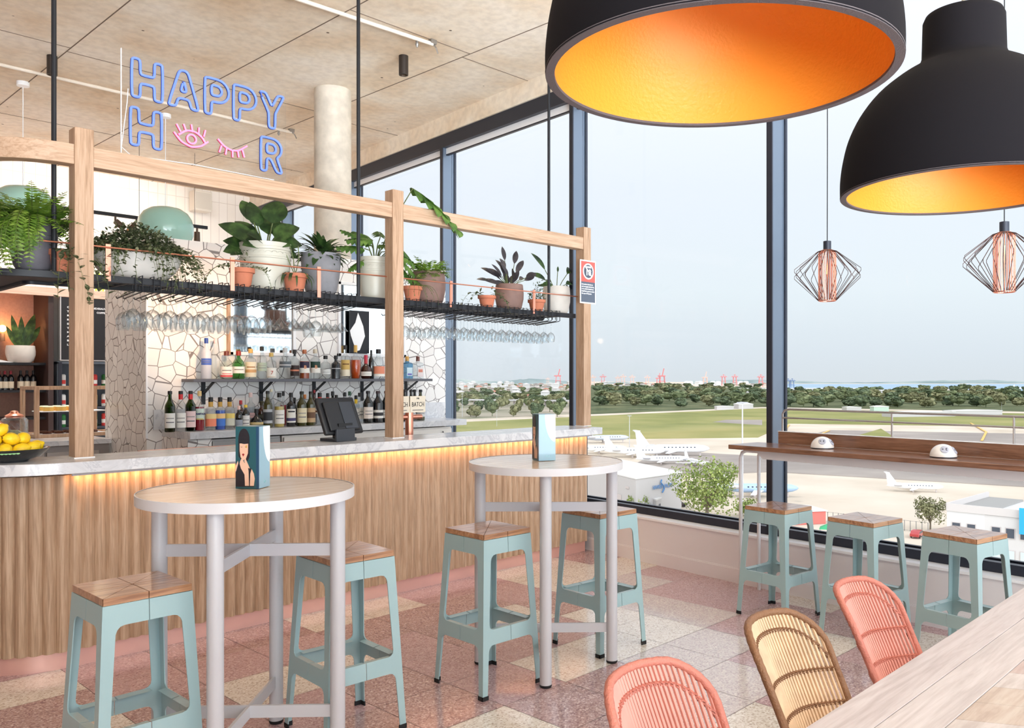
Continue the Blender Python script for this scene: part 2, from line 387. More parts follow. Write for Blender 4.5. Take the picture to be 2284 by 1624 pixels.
# ---------------- room shell ----------------
def W2(off, t): p = WM @ Vector((off, t, 0)); return (p.x, p.y)
TM = {5: 'RPPRCCPPPCRRP', 4: 'RCPRRCCPPCCRP', 3: 'PRPPPRRRPCCCP', 2: 'PCRCCPRCRPGPP', 1: 'RPPPRPPPCGPPP',
      0: 'PRCRRPCCCGPPR', -1: 'CPRPCRRGGPRCC', -2: 'RPCPPRGGPCRPP', -3: 'PRPCPPCPRPCPP'}
def floor():
    g = G(); keys = 'RPGC'; X0, Y0, T = 3.846, 2.838, .408; rnd = random.Random(3)
    g.prism([(-4, -3.5), W2(0, -3.5), W2(0, 14), (-4, 14)], -.2, -.003, 4)
    for j in range(-15, 27):
        for i in range(-18, 8):
            x = X0 + i * T; y = Y0 + j * T
            if x > WX + WA * y + .3: continue
            k = TM[j][i + 8] if j in TM and 0 <= i + 8 < 13 else rnd.choice('RRPPPGCC')
            a = .0014; g.add([(x+a, y+a, 0), (x+T-a, y+a, 0), (x+T-a, y+T-a, 0), (x+a, y+T-a, 0)], [(0, 1, 2, 3)], keys.index(k))
    struct('floor', g, [TZ['R'], TZ['P'], TZ['G'], TZ['C'], GROUT], smooth=False)
floor()
TA, TB = -3.5, 14.0
g = G(); g.prism([(-4, -3.5), W2(.6, -3.6), W2(.6, 14), (-4, 14)], 4.36, 4.66)
ceil = struct('ceiling', g, CONC, smooth=False)
JOINT = pr('shadow joint', (120, 104, 90), .9)
g = G()
for k in range(-5, 3):
    x = 2.415 + 1.22 * k; g.box(x - .004, x + .004, -3.4, 13, 4.357, 4.361)
    for j in range(-3, 4):
        y = 5.4 + 2.44 * j + (2.85, 0.3)[k % 2]; x1 = min(x + 1.22, WX + WA * y)
        if x1 > x: g.box(x, x1, y - .0035, y + .0035, 4.357, 4.361)
mk('panel_joint', g, JOINT, ceil)
g = G(WM); g.box(-.02, .5, TA, TB, 4.17, 4.36); struct('trim_1', g, CONC)
g = G(WM); g.box(-.1, .3, TA, TB, 0, .350); struct('wall_right', g, WALLW)
g = G(WM); g.box(-.112, -.1, TA, TB, 0, .10); g.box(-.106, -.1, TA, TB, .10, .108); struct('baseboard_right', g, WALLW)
g = G(WM); g.box(-.115, .05, TA, TB, .350, .366); struct('trim_2', g, SILLW)
n_ = 1
for k in range(-3, 6):
    t0 = 3.065 + 2.146 * k; t1 = t0 + 2.146
    g = G(WM)
    g.box(0, .012, t0, t0 + .047, .36, 4.03, 1); g.box(.012, .15, t0, t0 + .047, .36, 4.03, 0); g.box(.15, .175, t0 - .012, t0 + .06, .36, 4.03, 1)
    g.box(0, .05, t0, t1, .366, .425, 1); g.box(.05, .17, t0 + .047, t1, .366, .40, 0); g.box(.12, .15, t0 + .047, t1, .40, .425, 1)
    g.box(0, .18, t0, t1, 4.03, 4.17, 1); g.box(.05, .08, t0 + .047, t1, 3.965, 4.03, 2); g.box(.05, .08, t0 + .047, t1, 3.952, 3.965, 1)
    wf = struct('window_%d' % n_, g, [LITF, DARKF, SILLW])
    g = G(WM); g.box(.12, .128, t0 + .047, t1, .40, 4.03); mk('pane', g, GLZ, wf, smooth=False)
    n_ += 1
g = G(); g.box(-4.5, 6.36, 12.8, 13.0, 0, 4.36); struct('wall_back', g, PANEL, smooth=False)
g = G(); g.lathe([(.18, 2.6), (.18, 4.36)], 40, (4.55, 7.44, 0)); tag(mk('concrete_column', g, CONC2), 'round raw concrete column rising behind the plant shelf to the ceiling', 'column')
g = G(); g.box(-4.2, -4, -3.5, 13, 0, 4.36); struct('blocker_wall_left', g, pr('warm grey plaster', (186, 172, 162), .8))  # unseen wall added to keep the glow off left-facing sides
# free-standing tiled bar wall
g = G(); g.prism([(2.71, 7.25), W2(-.01, 7.28), W2(-.01, 8.2), (2.71, 8.2)], 0, 2.67)
bw = mk('wall_middle', g, MOS, smooth=False); tag(bw, 'white crazy-paved tile wall standing behind the bar bottles', 'wall'); bw['kind'] = 'structure'
g = G(); g.box(2.702, 2.716, 7.242, 7.256, 1.0, 2.67); mk('corner_bead', g, SILLW, bw)

# mirrors on the tiled wall
MIR = pr('mirror glass', (235, 240, 242), .04, 1.0)
for xa, xb, za, zb, lab in ((3.40, 4.03, 1.70, 2.30, 'smaller white framed mirror on the tiled wall behind the left bottles'),
                            (4.48, 5.28, 1.71, 2.44, 'larger white framed mirror on the tiled wall left of the middle post')):
    t = thing('framed_mirror', lab, 'mirror', ((xa + xb) / 2, 7.25, za)); hw = (xb - xa) / 2; h = zb - za; g = G()
    g.box(-hw, hw, -.03, 0, 0, .03); g.box(-hw, hw, -.03, 0, h - .03, h); g.box(-hw, -hw + .03, -.03, 0, 0, h); g.box(hw - .03, hw, -.03, 0, 0, h)
    mk('frame', g, SILLW, t, bevel=.003); g = G(); g.box(-hw + .03, hw - .03, -.012, -.006, .03, h - .03); mk('mirror_glass', g, MIR, t, smooth=False)
    if xa < 4: g = G(); g.box(-hw - .022, -hw, -.035, 0, 0, h); mk('jamb', g, OAK, t)
t = thing('reflection_panel', 'painted reflection of a dark print with a pale teardrop, on the larger mirror', 'print', (4.70, 7.205, 1.742)); g = G(); g.box(-.11, .11, -.01, .005, 0, .42); mk('board', g, BLACKM, t)  # panel stands in for a poster reflected in the mirror
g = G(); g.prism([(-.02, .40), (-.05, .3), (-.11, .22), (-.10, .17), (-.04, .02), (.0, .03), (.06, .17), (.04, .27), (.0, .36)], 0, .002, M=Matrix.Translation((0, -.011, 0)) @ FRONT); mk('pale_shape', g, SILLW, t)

# ---------------- the bar ----------------
AC, AY = 1.45, 5.30                     # centre of the rounded corner
def path(r, n=10, x1=5.44, y1=6.9, x0=None):
    pts = [(x1, AY - r)]
    pts += [(AC - r * sin(a), AY - r * cos(a)) for a in [pi / 2 * i / n for i in range(n + 1)]]
    pts.append((AC - r, y1)); return pts
bar = thing('bar_counter', 'long oak-slatted bar front with rounded end, marble above it', 'bar', (0, 0, 0))
def cladding():
    base = path(.455, 24); pts = []; out = []
    for a, b in zip(base, base[1:]):
        ln = hypot(b[0] - a[0], b[1] - a[1]); n = max(1, round(ln / .0098))
        for i in range(n): pts.append((a[0] + (b[0] - a[0]) * i / n, a[1] + (b[1] - a[1]) * i / n))
    s = 0; acc = []
    for i, p in enumerate(pts):
        if i: s += hypot(p[0] - pts[i-1][0], p[1] - pts[i-1][1])
        q = pts[min(i + 1, len(pts) - 1)]; o = pts[max(i - 1, 0)]; dx, dy = q[0] - o[0], q[1] - o[1]; l = hypot(dx, dy) or 1
        nx, ny = -dy / l, dx / l           # outward is to the left of travel -x
        ph = (s / .059) % 1; h = .024 * (1 - (2 * ph - 1) ** 2)
        acc.append((p[0] + (ny * 0 + -nx * -1) * 0 + nx * h * (1), p[1] + ny * h))
    return acc
acc = cladding()
# make sure the ribs point away from the bar body
if acc[5][1] > AY - .455: acc = [(p[0], p[1]) for p in acc]
g = G(); n = len(acc)
for x, y in acc: g.v += [(x, y, .095), (x, y, 1.0)]
for i in range(n - 1): g.f.append((2*i, 2*i+2, 2*i+3, 2*i+1)); g.m.append(0)
mk('slatted_cladding', g, SLAT, bar, ang=50)
def band(r0, r1, z0, z1, **k):
    a = path(r0, **k); b = path(r1, **k); return G().prism(a + b[::-1], z0, z1)
mk('kick_plate', band(.436, .43, 0, .097), COPS, bar)
mk('body', band(.43, .12, .0, 1.012), pr('bar carcass', (120, 96, 74), .7), bar)
g = G(); g.box(1.42, 5.42, 4.765, 4.775, 1.0, 1.018); g.box(1.42, 5.42, 4.775, 4.835, 1.012, 1.018); mk('light_channel', g, GREYM, bar)
LED = pr('warm led strip', (255, 190, 120), .5, emis=(255, 160, 84), es=3)
g = G(); g.box(1.43, 5.41, 4.80, 4.812, 1.006, 1.012); mk('led_strip', g, LED, bar)
al = bpy.data.lights.new('strip_light', 'AREA'); al.shape = 'RECTANGLE'; al.size = 3.98; al.size_y = .03; al.energy = 9; al.color = (1, .52, .22)
alo = bpy.data.objects.new('strip_light', al); COL.objects.link(alo); alo.location = (3.42, 4.795, 1.003); alo.rotation_euler = (radians(28), 0, 0)
g = G(); a = path(.61, 14, 5.47); b = path(.17, 10, 5.47, 6.9)
g.prism(a + b[::-1], 1.018, 1.076); tag(mk('marble_worktop', g, MARB, bevel=.003), 'grey veined marble worktop running along the bar', 'countertop')
g = G(); g.box(1.93, 3.1, 5.14, 5.30, 1.03, 1.066); g.box(1.93, 3.1, 5.135, 5.15, 1.066, 1.072); tag(mk('drip_ledge', g, COP), 'copper ledge along the back edge of the marble bar top', 'ledge')
g = G(); g.box(1.7, 5.4, 5.3, 5.75, .0, .86); tag(mk('service_bench', g, STEEL), 'low steel service bench behind the marble bar top', 'bench')

# timber frame
tf = thing('timber_frame', 'pale oak post and beam frame standing on the marble bar', 'frame', (0, 0, 0))
for x in (1.475, 3.475, 5.475):
    o = mk('post', G().box(x, x + .092, 4.908, 5.004, 1.08, 2.8186), OAK, tf, bevel=.003)
    mk('base_plate', G().box(x - .004, x + .096, 4.904, 5.008, 1.076, 1.081), SILLW, o)
for x0, x1 in ((1.567, 3.475), (3.567, 5.475)): mk('beam', G().box(x0, x1, 4.914, 4.998, 2.622, 2.727), OAKX, tf, bevel=.003)
cb = []
for r in (.386, .302): cb.append([(1.475, AY - r)] + [(AC - r * sin(a), AY - r * cos(a)) for a in [pi / 2 * i / 14 for i in range(15)]] + [(AC - r, 6.6)])
mk('curved_beam', G().prism(cb[0] + cb[1][::-1], 2.622, 2.727), OAKX, tf, bevel=.003)

# hanging plant shelf
hs = thing('hanging_plant_shelf', 'black steel plant shelf hung on rods behind the oak posts', 'shelf', (0, 0, 0))
def bandp(y0, y1, z0, z1, x1=5.47, yend=6.4):   # strip following the rounded corner, y0 (front) to y1
    def pp(y):
        r = 5.45 - y + .0; r = max(r, .02); return [(x1, y)] + [(1.42 - r * sin(a), 5.45 - r * cos(a)) for a in [pi / 2 * i / 12 for i in range(13)]] + [(1.42 - r, yend)]
    return G().prism(pp(y0) + pp(y1)[::-1], z0, z1)
mk('front_rail', bandp(5.0, 5.03, 2.024, 2.062), BLACKM, hs, bevel=.002)
mk('rear_rail', bandp(5.40, 5.43, 2.024, 2.062), BLACKM, hs)
g = G()
for i in range(16):
    x = 1.55 + i * .255; g.box(x, x + .02, 5.03, 5.40, 2.036, 2.044)
for y in (5.12, 5.215, 5.31): g.box(1.42, 5.47, y, y + .03, 2.044, 2.05)
g.box(1.05, 1.5, 5.05, 5.40, 2.04, 2.05); g.box(1.0, 1.4, 5.40, 6.4, 2.04, 2.05)
mk('deck', g, BLACKM, hs)
for x in (1.408, 3.266, 5.146):
    mk('hanging_rod', G().tube([(x, 5.015, 2.04), (x, 5.015, 4.36)], .0125, 10), BLACKM, hs)
gr = thing('guard_rail', 'slim copper guard rail along the plant shelf edge', 'rail', (0, 0, 0))
for x in (1.665, 2.364, 2.950, 4.064, 4.947):
    mk('upright', G().box(x - .013, x + .013, 4.990, 4.997, 2.03, 2.232), COP, gr)
r = .455; pts = [(5.475, 4.984, 2.213)] + [(1.42 - r * sin(a), 5.45 - (r + .011) * cos(a), 2.213) for a in [pi / 2 * i / 12 for i in range(13)]]
mk('rod', G().tube(pts, .0048, 8), COP, gr)

# ---------------- back counter ----------------
g = G(); g.prism([(2.83, 6.70), W2(-.11, 6.73), W2(-.11, 7.29), (2.83, 7.25)], 1.012, 1.07)
tag(mk('back_counter_top', g, MARB, bevel=.003), 'grey marble back counter carrying the lower row of bottles', 'countertop')
g = G(); g.prism([(2.76, 7.232), W2(-.03, 7.26), W2(-.03, 7.272), (2.76, 7.249)], 1.07, 1.235)
tag(mk('marble_splashback', g, MARB), 'low marble splashback along the foot of the tiled wall', 'splashback')
g = G(); g.box(2.83, 3.02, 6.74, 7.25, 0, 1.012); tag(mk('tiled_end_panel', g, MOS, smooth=False), 'crazy-paved tile end panel below the back counter', 'panel')
CAB = pr('off white cabinet front', (232, 228, 222), .45)
for i, (x0, x1, lab) in enumerate(((3.02, 3.62, 'stainless open-front fridge under the left of the back counter'), (3.64, 4.24, 'white back counter cabinet behind the till'),
        (4.26, 4.86, 'white back counter cabinet right of the middle post'), (4.88, 5.50, 'white back counter cabinet nearest the windows'))):
    t = thing('undercounter_cabinet', lab, 'cabinet', ((x0 + x1) / 2, 7.0, 0)); hw = (x1 - x0) / 2
    mk('body', G().box(-hw, hw, -.24, .24, 0, 1.0), STEEL if i == 0 else CAB, t)
    d = mk('door', G().box(-hw + .008, hw - .008, -.262, -.242, .1, .985), STEEL if i == 0 else CAB, t, bevel=.002)
    mk('handle', G().tube([(hw - .12, -.262, .935), (hw - .14, -.29, .945), (hw - .12, -.262, .955)], .006, 6), BLACKM, d)
bs = thing('bottle_shelf', 'dark steel wall shelf carrying the upper row of bottles', 'shelf', (0, 7.25, 0))
mk('board', G().box(2.99, 5.46, -.24, 0, 1.464, 1.49), pr('grey steel', (92, 92, 98), .4, .5), bs, bevel=.002)
for px in (454, 583, 701, 808, 906):
    x = at(px, 860, Y=7.24).x; g = G(); g.box(x - .018, x + .018, -.008, 0, 1.27, 1.464); g.bar((x, -.004, 1.36), (x, -.2, 1.462), .022, .01)
    mk('bracket', g, BLACKM, bs)

# ---------------- bar stools ----------------
def half_side(H, a0=.1494, b0=.186, r=.028, zt=.03):
    # outline of half of one folded side: x along the side, y = height
    za, zb0, zb1 = H - .026, .245 * H / .761, .315 * H / .761
    ap = za - .072; out = lambda z: b0 + (a0 - b0) * z / za; w0, w1 = .030, .046
    inn = lambda z: out(z) - (w0 + (w1 - w0) * z / za)
    P = [(0.0015, za), (out(za), za), (out(0), 0), (out(0) - w0, 0), (inn(zb0 - r), zb0 - r)]
    c = (inn(zb0) - r, zb0 - r); P += [(c[0] + r * cos(t), c[1] + r * sin(t)) for t in (pi * .17, pi * .33)] + [(c[0], zb0), (.0015, zb0), (.0015, zb1)]
    c = (inn(zb1) - r, zb1 + r); P += [(c[0], zb1)] + [(c[0] + r * sin(t), c[1] - r * cos(t)) for t in (pi * .17, pi * .33)] + [(inn(zb1 + r), zb1 + r), (inn(ap - r), ap - r)]
    c = (inn(ap) - r, ap - r); P += [(c[0] + r * cos(t), c[1] + r * sin(t)) for t in (pi * .17, pi * .33)] + [(c[0], ap), (.0015, ap)]
    return P, out, (zb0, zb1, inn)
def make_stool(H):
    t = thing('bar_stool', 'stool', 'stool')
    h = .1494; g = G(); g.box(-h + .014, h - .014, -h + .014, h - .014, H - .026, H - .004, 1)
    ring = [(-h, -h), (0, -h), (h, -h), (h, 0), (h, h), (0, h), (-h, h), (-h, 0)]
    for i in range(8):
        a = Vector(ring[i]); b = Vector(ring[(i + 1) % 8]); cc = (a + b) / 3; sh = lambda p: (p[0] + (cc[0] - p[0]) * .03, p[1] + (cc[1] - p[1]) * .03)
        g.prism([sh((0, 0)), sh(a), sh(b)], H - .024, H)
    mk('seat', g, [SEATW, pr('seat groove', (84, 56, 42), .7)] , t, smooth=False)
    P, out, (zb0, zb1, inn) = half_side(H); n = len(P)
    for k in range(4):
        g = G()
        for rot, mir in ((k * pi / 2, 1), ((k + 1) * pi / 2, -1)):
            R = Matrix.Rotation(rot, 4, 'Z'); vs = []
            for x, z in P: vs.append((mir * x, -out(z), z))
            for x, z in P: vs.append((mir * min(x, out(z) - .004), -out(z) + .004, z))
            f = [tuple(range(n)), tuple(range(2 * n - 1, n - 1, -1))] + [(i, n + i, n + (i + 1) % n, (i + 1) % n) for i in range(n)]
            if mir < 0: f = [tuple(reversed(q)) for q in f]
            g.add(vs, f, 0, R)
            x1 = inn(zb1) - .01
            g.add([(mir * x, -out(zb1) + dy, zb1 + dz) for x, dy, dz in ((.003, 0, 0), (x1, 0, 0), (x1, .032, -.004), (.003, .032, -.004))] , [(0, 1, 2, 3), (3, 2, 1, 0)], 0, R)
        leg = mk('leg', g, TEAL, t, ang=30)
        g = G(); R = Matrix.Rotation(k * pi / 2, 4, 'Z'); b = out(0) + .001
        g.box(b - .036, b, -b, -b + .006, 0, .02, M=R); g.box(b - .006, b, -b, -b + .036, 0, .02, M=R); mk('foot_cap', g, RUB, leg)
    return t
s0 = make_stool(.761)
spots = [((1.147, 3.200), .012, 'teal metal stool nearest the viewer, left of the nearer round table'),
         ((1.996, 3.164), -.05, 'teal metal stool right behind the nearer round table'),
         ((2.773, 3.123), -.028, 'teal metal stool left of the farther round table'),
         ((3.60, 3.11), -.06, 'teal metal stool right of the farther round table')]
for i, (c, r, lab) in enumerate(spots):
    o = s0 if i == 0 else dup(s0)
    o.location = (c[0], c[1], 0); o.rotation_euler = (0, 0, r); o['label'] = lab; o['group'] = 'teal bar stools'
s1 = make_stool(.688)
spots = [((4.82, 2.664), -.104, 'first of the three teal stools at the window ledge, beside its end leg'),
         ((4.754, 2.069), -.164, 'middle of the three teal stools at the window ledge'),
         ((4.656, 1.487), -.208, 'third teal stool at the window ledge, nearest the dining table')]
for i, (c, r, lab) in enumerate(spots):
    o = s1 if i == 0 else dup(s1)
    o.location = (c[0], c[1], 0); o.rotation_euler = (0, 0, r); o['label'] = lab; o['group'] = 'teal window stools'

# ---------------- high round tables ----------------
def make_table():
    t = thing('high_table', 't', 'table'); R = .403; zt = 1.062
    mk('tabletop', G().lathe([(0, zt - .03), (R - .004, zt - .03), (R - .004, zt), (0, zt)], 72), LAM, t)
    mk('edge_band', G().lathe([(R - .004, zt - .036), (R, zt - .036), (R, zt + .0015), (R - .004, zt + .0015)], 72), WHITEM, t)
    mk('underside', G().lathe([(0, zt - .036), (R - .004, zt - .036), (R - .004, zt - .03), (0, zt - .03)], 72), WHITEM, t)
    s = .245
    for x, y in ((-s, -s), (s, -s), (s, s), (-s, s)):
        l = mk('leg', G().tube([(x, y, .012), (x, y, zt - .036)], .029, 24), GREYM, t)
        mk('foot_cap', G().lathe([(0, 0), (.026, 0), (.030, .006), (.030, .014), (0, .014)], 20, (x, y, 0)), RUB, l)
    for z in (.822, .185):
        mk('crossbar', G().bar((-s, s, z), (s, -s, z), .012, .048), GREYM, t); mk('crossbar', G().bar((-s, -s, z - .001), (s, s, z - .001), .012, .048), GREYM, t)
    return t
t0_ = make_table(); t0_.location = (1.575, 3.185, 0); t0_['label'] = 'nearer round high table, light wood top on grey tube legs'; t0_['group'] = 'round high tables'
dup(t0_, (3.165, 3.105, 0), -.015, 'farther round high table near the windows, grey tube legs', 'round high tables')

# ---------------- window ledge ----------------
lt = thing('window_ledge', 'walnut bar ledge with white tube legs along the windows', 'ledge', (WX, 0, 0), -WA)
TL, TR = 3.10, .35
mk('board', G().box(-.46, -.12, TR, TL, 1.012, 1.042), WAL, lt, bevel=.003)
mk('upstand', G().box(-.12, -.10, TR, 2.93, 1.042, 1.125), WAL, lt, bevel=.002)
mk('edge_strip', G().box(-.122, -.098, TR, 2.932, 1.125, 1.129), SILLW, lt)
g = G(); g.prism([(2.93, 1.012), (2.86, .955), (TR, .955), (TR, 1.012)], -.40, -.385, M=Matrix(((0, 0, 1, 0), (1, 0, 0, 0), (0, 1, 0, 0), (0, 0, 0, 1)))); g.box(-.385, -.13, TR, 2.86, .955, .965)
mk('cable_tray', g, WHITEM, lt)
for t_ in (3.07, .40):
    def bend(x, y0, r=.05, up=1.0): return [(x, y0, 0), (x, y0, up - r), (x, y0 - r * .3, up - r * .3), (x, y0 - r, up)]
    for x in (-.36, -.15):
        yy = t_ if t_ > 1 else t_; sgn = 1 if t_ > 1 else -1
        mk('leg', G().tube([(x, yy, 0), (x, yy, .95), (x, yy - sgn * .014, .984), (x, yy - sgn * .048, .999), (x, yy - sgn * .3, .999)], .0125, 12), WHITEM, lt)
hr = thing('ledge_handrail', 'slim grey steel double handrail above the window ledge', 'rail', (WX, 0, 0), -WA)
GS = pr('satin steel', (176, 172, 170), .35, .8)
mk('rail', G().tube([(-.11, 2.90, 1.125), (-.11, 2.90, 1.25), (-.11, 2.885, 1.272), (-.11, 2.85, 1.282), (-.11, .35, 1.282)], .0075, 10), GS, hr)
mk('rail', G().tube([(-.11, 2.90, 1.222), (-.11, .35, 1.222)], .006, 8), GS, hr)
for t_ in (2.10, 1.38, .70): mk('baluster', G().tube([(-.11, t_, 1.125), (-.11, t_, 1.282)], .0065, 8), GS, hr)
DOMEW = pr('glossy white plastic', (238, 236, 234), .2, coat=.4); SOCK = pr('grey socket face', (176, 180, 196), .5)
for (x, y), lab in (((1834, 1000), 'white domed power outlet nearer the end of the window ledge'), ((2104, 1020), 'white domed power outlet farther along the window ledge, towards the right')):
    p = at(x, y, z=1.042); t = thing('power_dome', lab, 'power outlet', p, -WA, 'white power domes'); R = .074
    mk('shell', G().lathe([(R * cos(a), .006 + R * .95 * sin(a)) for a in [pi / 2 * i / 12 for i in range(12)]] + [(0, .006 + R * .95)], 36), DOMEW, t)
    mk('base_ring', G().lathe([(0, 0), (R * .97, 0), (R * .97, .007), (0, .007)], 36), DARKF, t)
    for az, el in ((-1.35, .62), (pi + .55, .72)):
        M = Matrix.Rotation(az, 4, 'Z') @ Matrix.Rotation(pi / 2 - el, 4, 'Y') @ Matrix.Translation((0, 0, R * .955))
        o = mk('socket', G().lathe([(0, 0), (.024, 0), (.024, .004), (.021, .006), (0, .006)], 24, M=M), SOCK, t)
        g = G()
        for a in (.5, -.5, pi): g.box(-.0022, .0022, .006, .015, .006, .0075, M=M @ Matrix.Rotation(a, 4, 'Z'))
        mk('pin_slot', g, DARKF, o)

# ---------------- dining table and rattan chairs ----------------
dtb = thing('dining_table', 'whitewashed parquet-topped dining table in the near right corner', 'table', (0, 0, 0))
g = G(); yE = .845; a = .0008
def pl(pts, m=0): g.prism([(x, y) for x, y in pts], .728, .76, m)
pl([(1.0, yE - .105), (3.75, yE - .105), (3.75, yE), (1.0, yE)])
pl([(1.0, yE - .215), (3.75, yE - .215), (3.75, yE - .107), (1.0, yE - .107)], 1)
top = mk('border_board', g, [PARQ, wood('whitewashed board paler', [(184, 176, 175), (198, 191, 190), (208, 202, 202)], 0, 9, .45, 14)], dtb, bevel=.0012)
PQ = [wood('parquet ' + k, c, 0, 7, .55, 7) for k, c in (('rosy', [(172, 150, 144), (188, 170, 165), (198, 184, 180)]), ('pale', [(182, 173, 170), (196, 189, 186), (206, 200, 198)]), ('tan', [(174, 158, 146), (190, 176, 165), (200, 190, 180)]))]
gq = G(); rnd = random.Random(5); W_ = .13; yb = yE - .217
for i in range(-1, 24):
    for j in range(3):
        x = 1.0 + i * W_; s_ = 1 if j % 2 == 0 else -1; y1 = yb - j * .262; y0 = y1 - .26; sh = .13
        q = [(x + (0 if s_ > 0 else sh), y1), (x + (sh if s_ > 0 else 0), y0), (x + W_ - .0015 + (sh if s_ > 0 else 0), y0), (x + W_ - .0015 + (0 if s_ > 0 else sh), y1)]
        if min(p[0] for p in q) < 1.0 or max(p[0] for p in q) > 3.75: continue
        gq.prism(q, .728, .7595, rnd.randrange(3))
mk('parquet_field', gq, PQ, dtb, smooth=False)
g = G(); g.box(1.02, 3.73, -.14, .83, .70, .728); mk('underframe', g, OAKX, dtb)
for x, y in ((1.1, .74), (3.62, .74), (1.1, -.05), (3.62, -.05)): mk('leg', G().box(x - .04, x + .04, y - .04, y + .04, 0, .70), OAK, dtb)

def make_chair(mc, md, label, loc, rz):
    t = thing('rattan_chair', label, 'chair', loc, rz, 'rattan dining chairs')
    Wd, Z0, Z1 = .166, .40, .884
    def S(s, u):            # u 0..1 up the back; sitter faces -y
        w_ = Wd * (.90 + .10 * u); c = .07 * s * s
        return Vector((s * w_, -.03 + .21 * u ** 1.1 - c, Z0 + (Z1 - Z0) * u))
    def umax(s): s = min(abs(s), 1); q = max(0, (s - .50) / .50); return 1 - .02 * s * s - .17 * (1 - sqrt(max(0, 1 - q * q)))
    g = G(); n = 31
    for i in range(n):
        s = -.95 + 1.9 * i / (n - 1); um = umax(s) - .012
        g.tube([S(s, um * k / 9) for k in range(10)], .0048, 5)
        g.tube([S(s, 0) * (1 - k / 6) + Vector((s * .2, -.42 + .05 * s * s, .43)) * (k / 6) + Vector((0, 0, -.02 * sin(pi * k / 6))) for k in range(7)], .0042, 5)
    mk('cane_rods', g, mc, t)
    rim = [S(-1, u) for u in [umax(1) * k / 7 for k in range(7)]] + [S(s, umax(s)) for s in [sin(-pi / 2 + pi * k / 40) for k in range(41)]] + [S(1, umax(1) * k / 7) for k in range(6, -1, -1)]
    rr = [.0092 + .001 * (k % 2) for k in range(len(rim))]
    mk('wrapped_rim', G().tube(rim, rr, 8), md, t, ang=60)
    mk('wrapped_rim', G().tube([S(1, 0), Vector((.20, -.2, .415)), Vector((.18, -.42, .42)), Vector((0, -.455, .42)), Vector((-.18, -.42, .42)), Vector((-.20, -.2, .415)), S(-1, 0)], .011, 8), md, t)
    def weave(f, name='woven_band'):
        g = G()
        for sg in (1, -1):
            for ph in (0, 1):
                g.tube([f(-.96 + 1.92 * k / 56) + Vector((0, -sg * .005 * (1 if (k + ph) % 2 else -1) , .003 * (1 if ph else -1) + .002 * (k % 2))) for k in range(57)], .0030, 4)
        mk(name, g, md, t, ang=60)
    for u in (.22, .38, .54, .70): weave(lambda s, u=u: S(s, u))
    weave(lambda s: S(s, umax(s) - .085 - .06 * abs(s) ** 3))
    for y in (-.12, -.28): weave(lambda s, y=y: Vector((s * .2, y, .412)))
    for x, y, x2, y2 in ((-.19, -.38, -.22, -.43), (.19, -.38, .22, -.43), (-.18, -.02, -.22, .08), (.18, -.02, .22, .08)):
        mk('leg', G().tube([(x, y, .405), (x2, y2, 0)], .010, 8), BLACKM, t)
    return t
PK = pr('salmon painted cane', (210, 144, 130), .5, var=.06, vscale=30); PKD = pr('salmon wrapped cane', (194, 120, 104), .55, bump=.8, bscale=160)
NT = pr('natural cane', (206, 176, 142), .5, var=.14, vscale=24); NTD = pr('brown wrapped cane', (134, 96, 66), .55, bump=.8, bscale=160)
make_chair(PK, PKD, 'salmon pink cane chair nearest the viewer at the dining table', (1.40, .945, 0), 0)
make_chair(NT, NTD, 'natural brown cane chair between the two pink ones', (1.932, .945, 0), 0)
make_chair(PK, PKD, 'salmon pink cane chair farthest from the viewer at the dining table', (2.425, .945, 0), 0)

# ---------------- lamps ----------------
def curve(P, n=4):
    Q = []
    for i in range(len(P) - 1):
        p0, p1, p2, p3 = P[max(i - 1, 0)], P[i], P[i + 1], P[min(i + 2, len(P) - 1)]
        for k in range(n):
            t = k / n; Q.append(tuple(.5 * (2 * p1[j] + (p2[j] - p0[j]) * t + (2 * p0[j] - 5 * p1[j] + 4 * p2[j] - p3[j]) * t * t + (3 * p1[j] - p0[j] - 3 * p2[j] + p3[j]) * t ** 3) for j in (0, 1)))
    return Q + [P[-1]]
def dome_lamp(c, R, label):
    t = thing('dome_pendant', label, 'lamp', c, 0, 'black dome pendants'); k = R / .369
    out = [(.369, 0), (.369, .05), (.362, .11), (.345, .18), (.312, .25), (.262, .315), (.20, .365), (.15, .395), (.128, .412), (.122, .43), (.119, .54), (.112, .556), (.10, .56), (0, .56)]
    inn = [(.350, 0.002), (.349, .05), (.342, .11), (.325, .178), (.292, .244), (.242, .305), (.18, .352), (.12, .38), (0, .385)]
    out = curve(out[:8]) + out[8:]; inn = curve(inn[:8]) + inn[8:]
    mk('shade', G().lathe([(r * k, z * k) for r, z in out], 96), BLK, t, ang=50)
    mk('inner_lining', G().lathe([(r * k, z * k) for r, z in inn], 96), ORG, t, ang=60)
    mk('rim', G().lathe([(.349 * k, .004), (.350 * k, -.001), (.368 * k, -.001), (.3695 * k, .004)], 96), pr('felt rim', (92, 84, 86), .95, bump=.4, bscale=300), t)
    mk('cord', G().tube([(0, 0, .56 * k), (0, 0, 4.36 - c[2])], .004, 8), BLACKM, t)
    mk('cord_grip', G().lathe([(.012, 0), (.009, .03), (.004, .05)], 12, (0, 0, .56 * k)), STEEL, t)
    mk('bulb', G().sph((0, 0, .30 * k), .05, 16, 10), pr('bulb glass', (255, 236, 200), .4, emis=(255, 214, 150), es=1.5), t)
dome_lamp((1.476, .951, 2.12), .3565, 'big black dome pendant cropped by the top of the photo, orange inside')
dome_lamp((2.773, .889, 2.08), .369, 'black dome pendant on the right with its neck visible, orange inside')

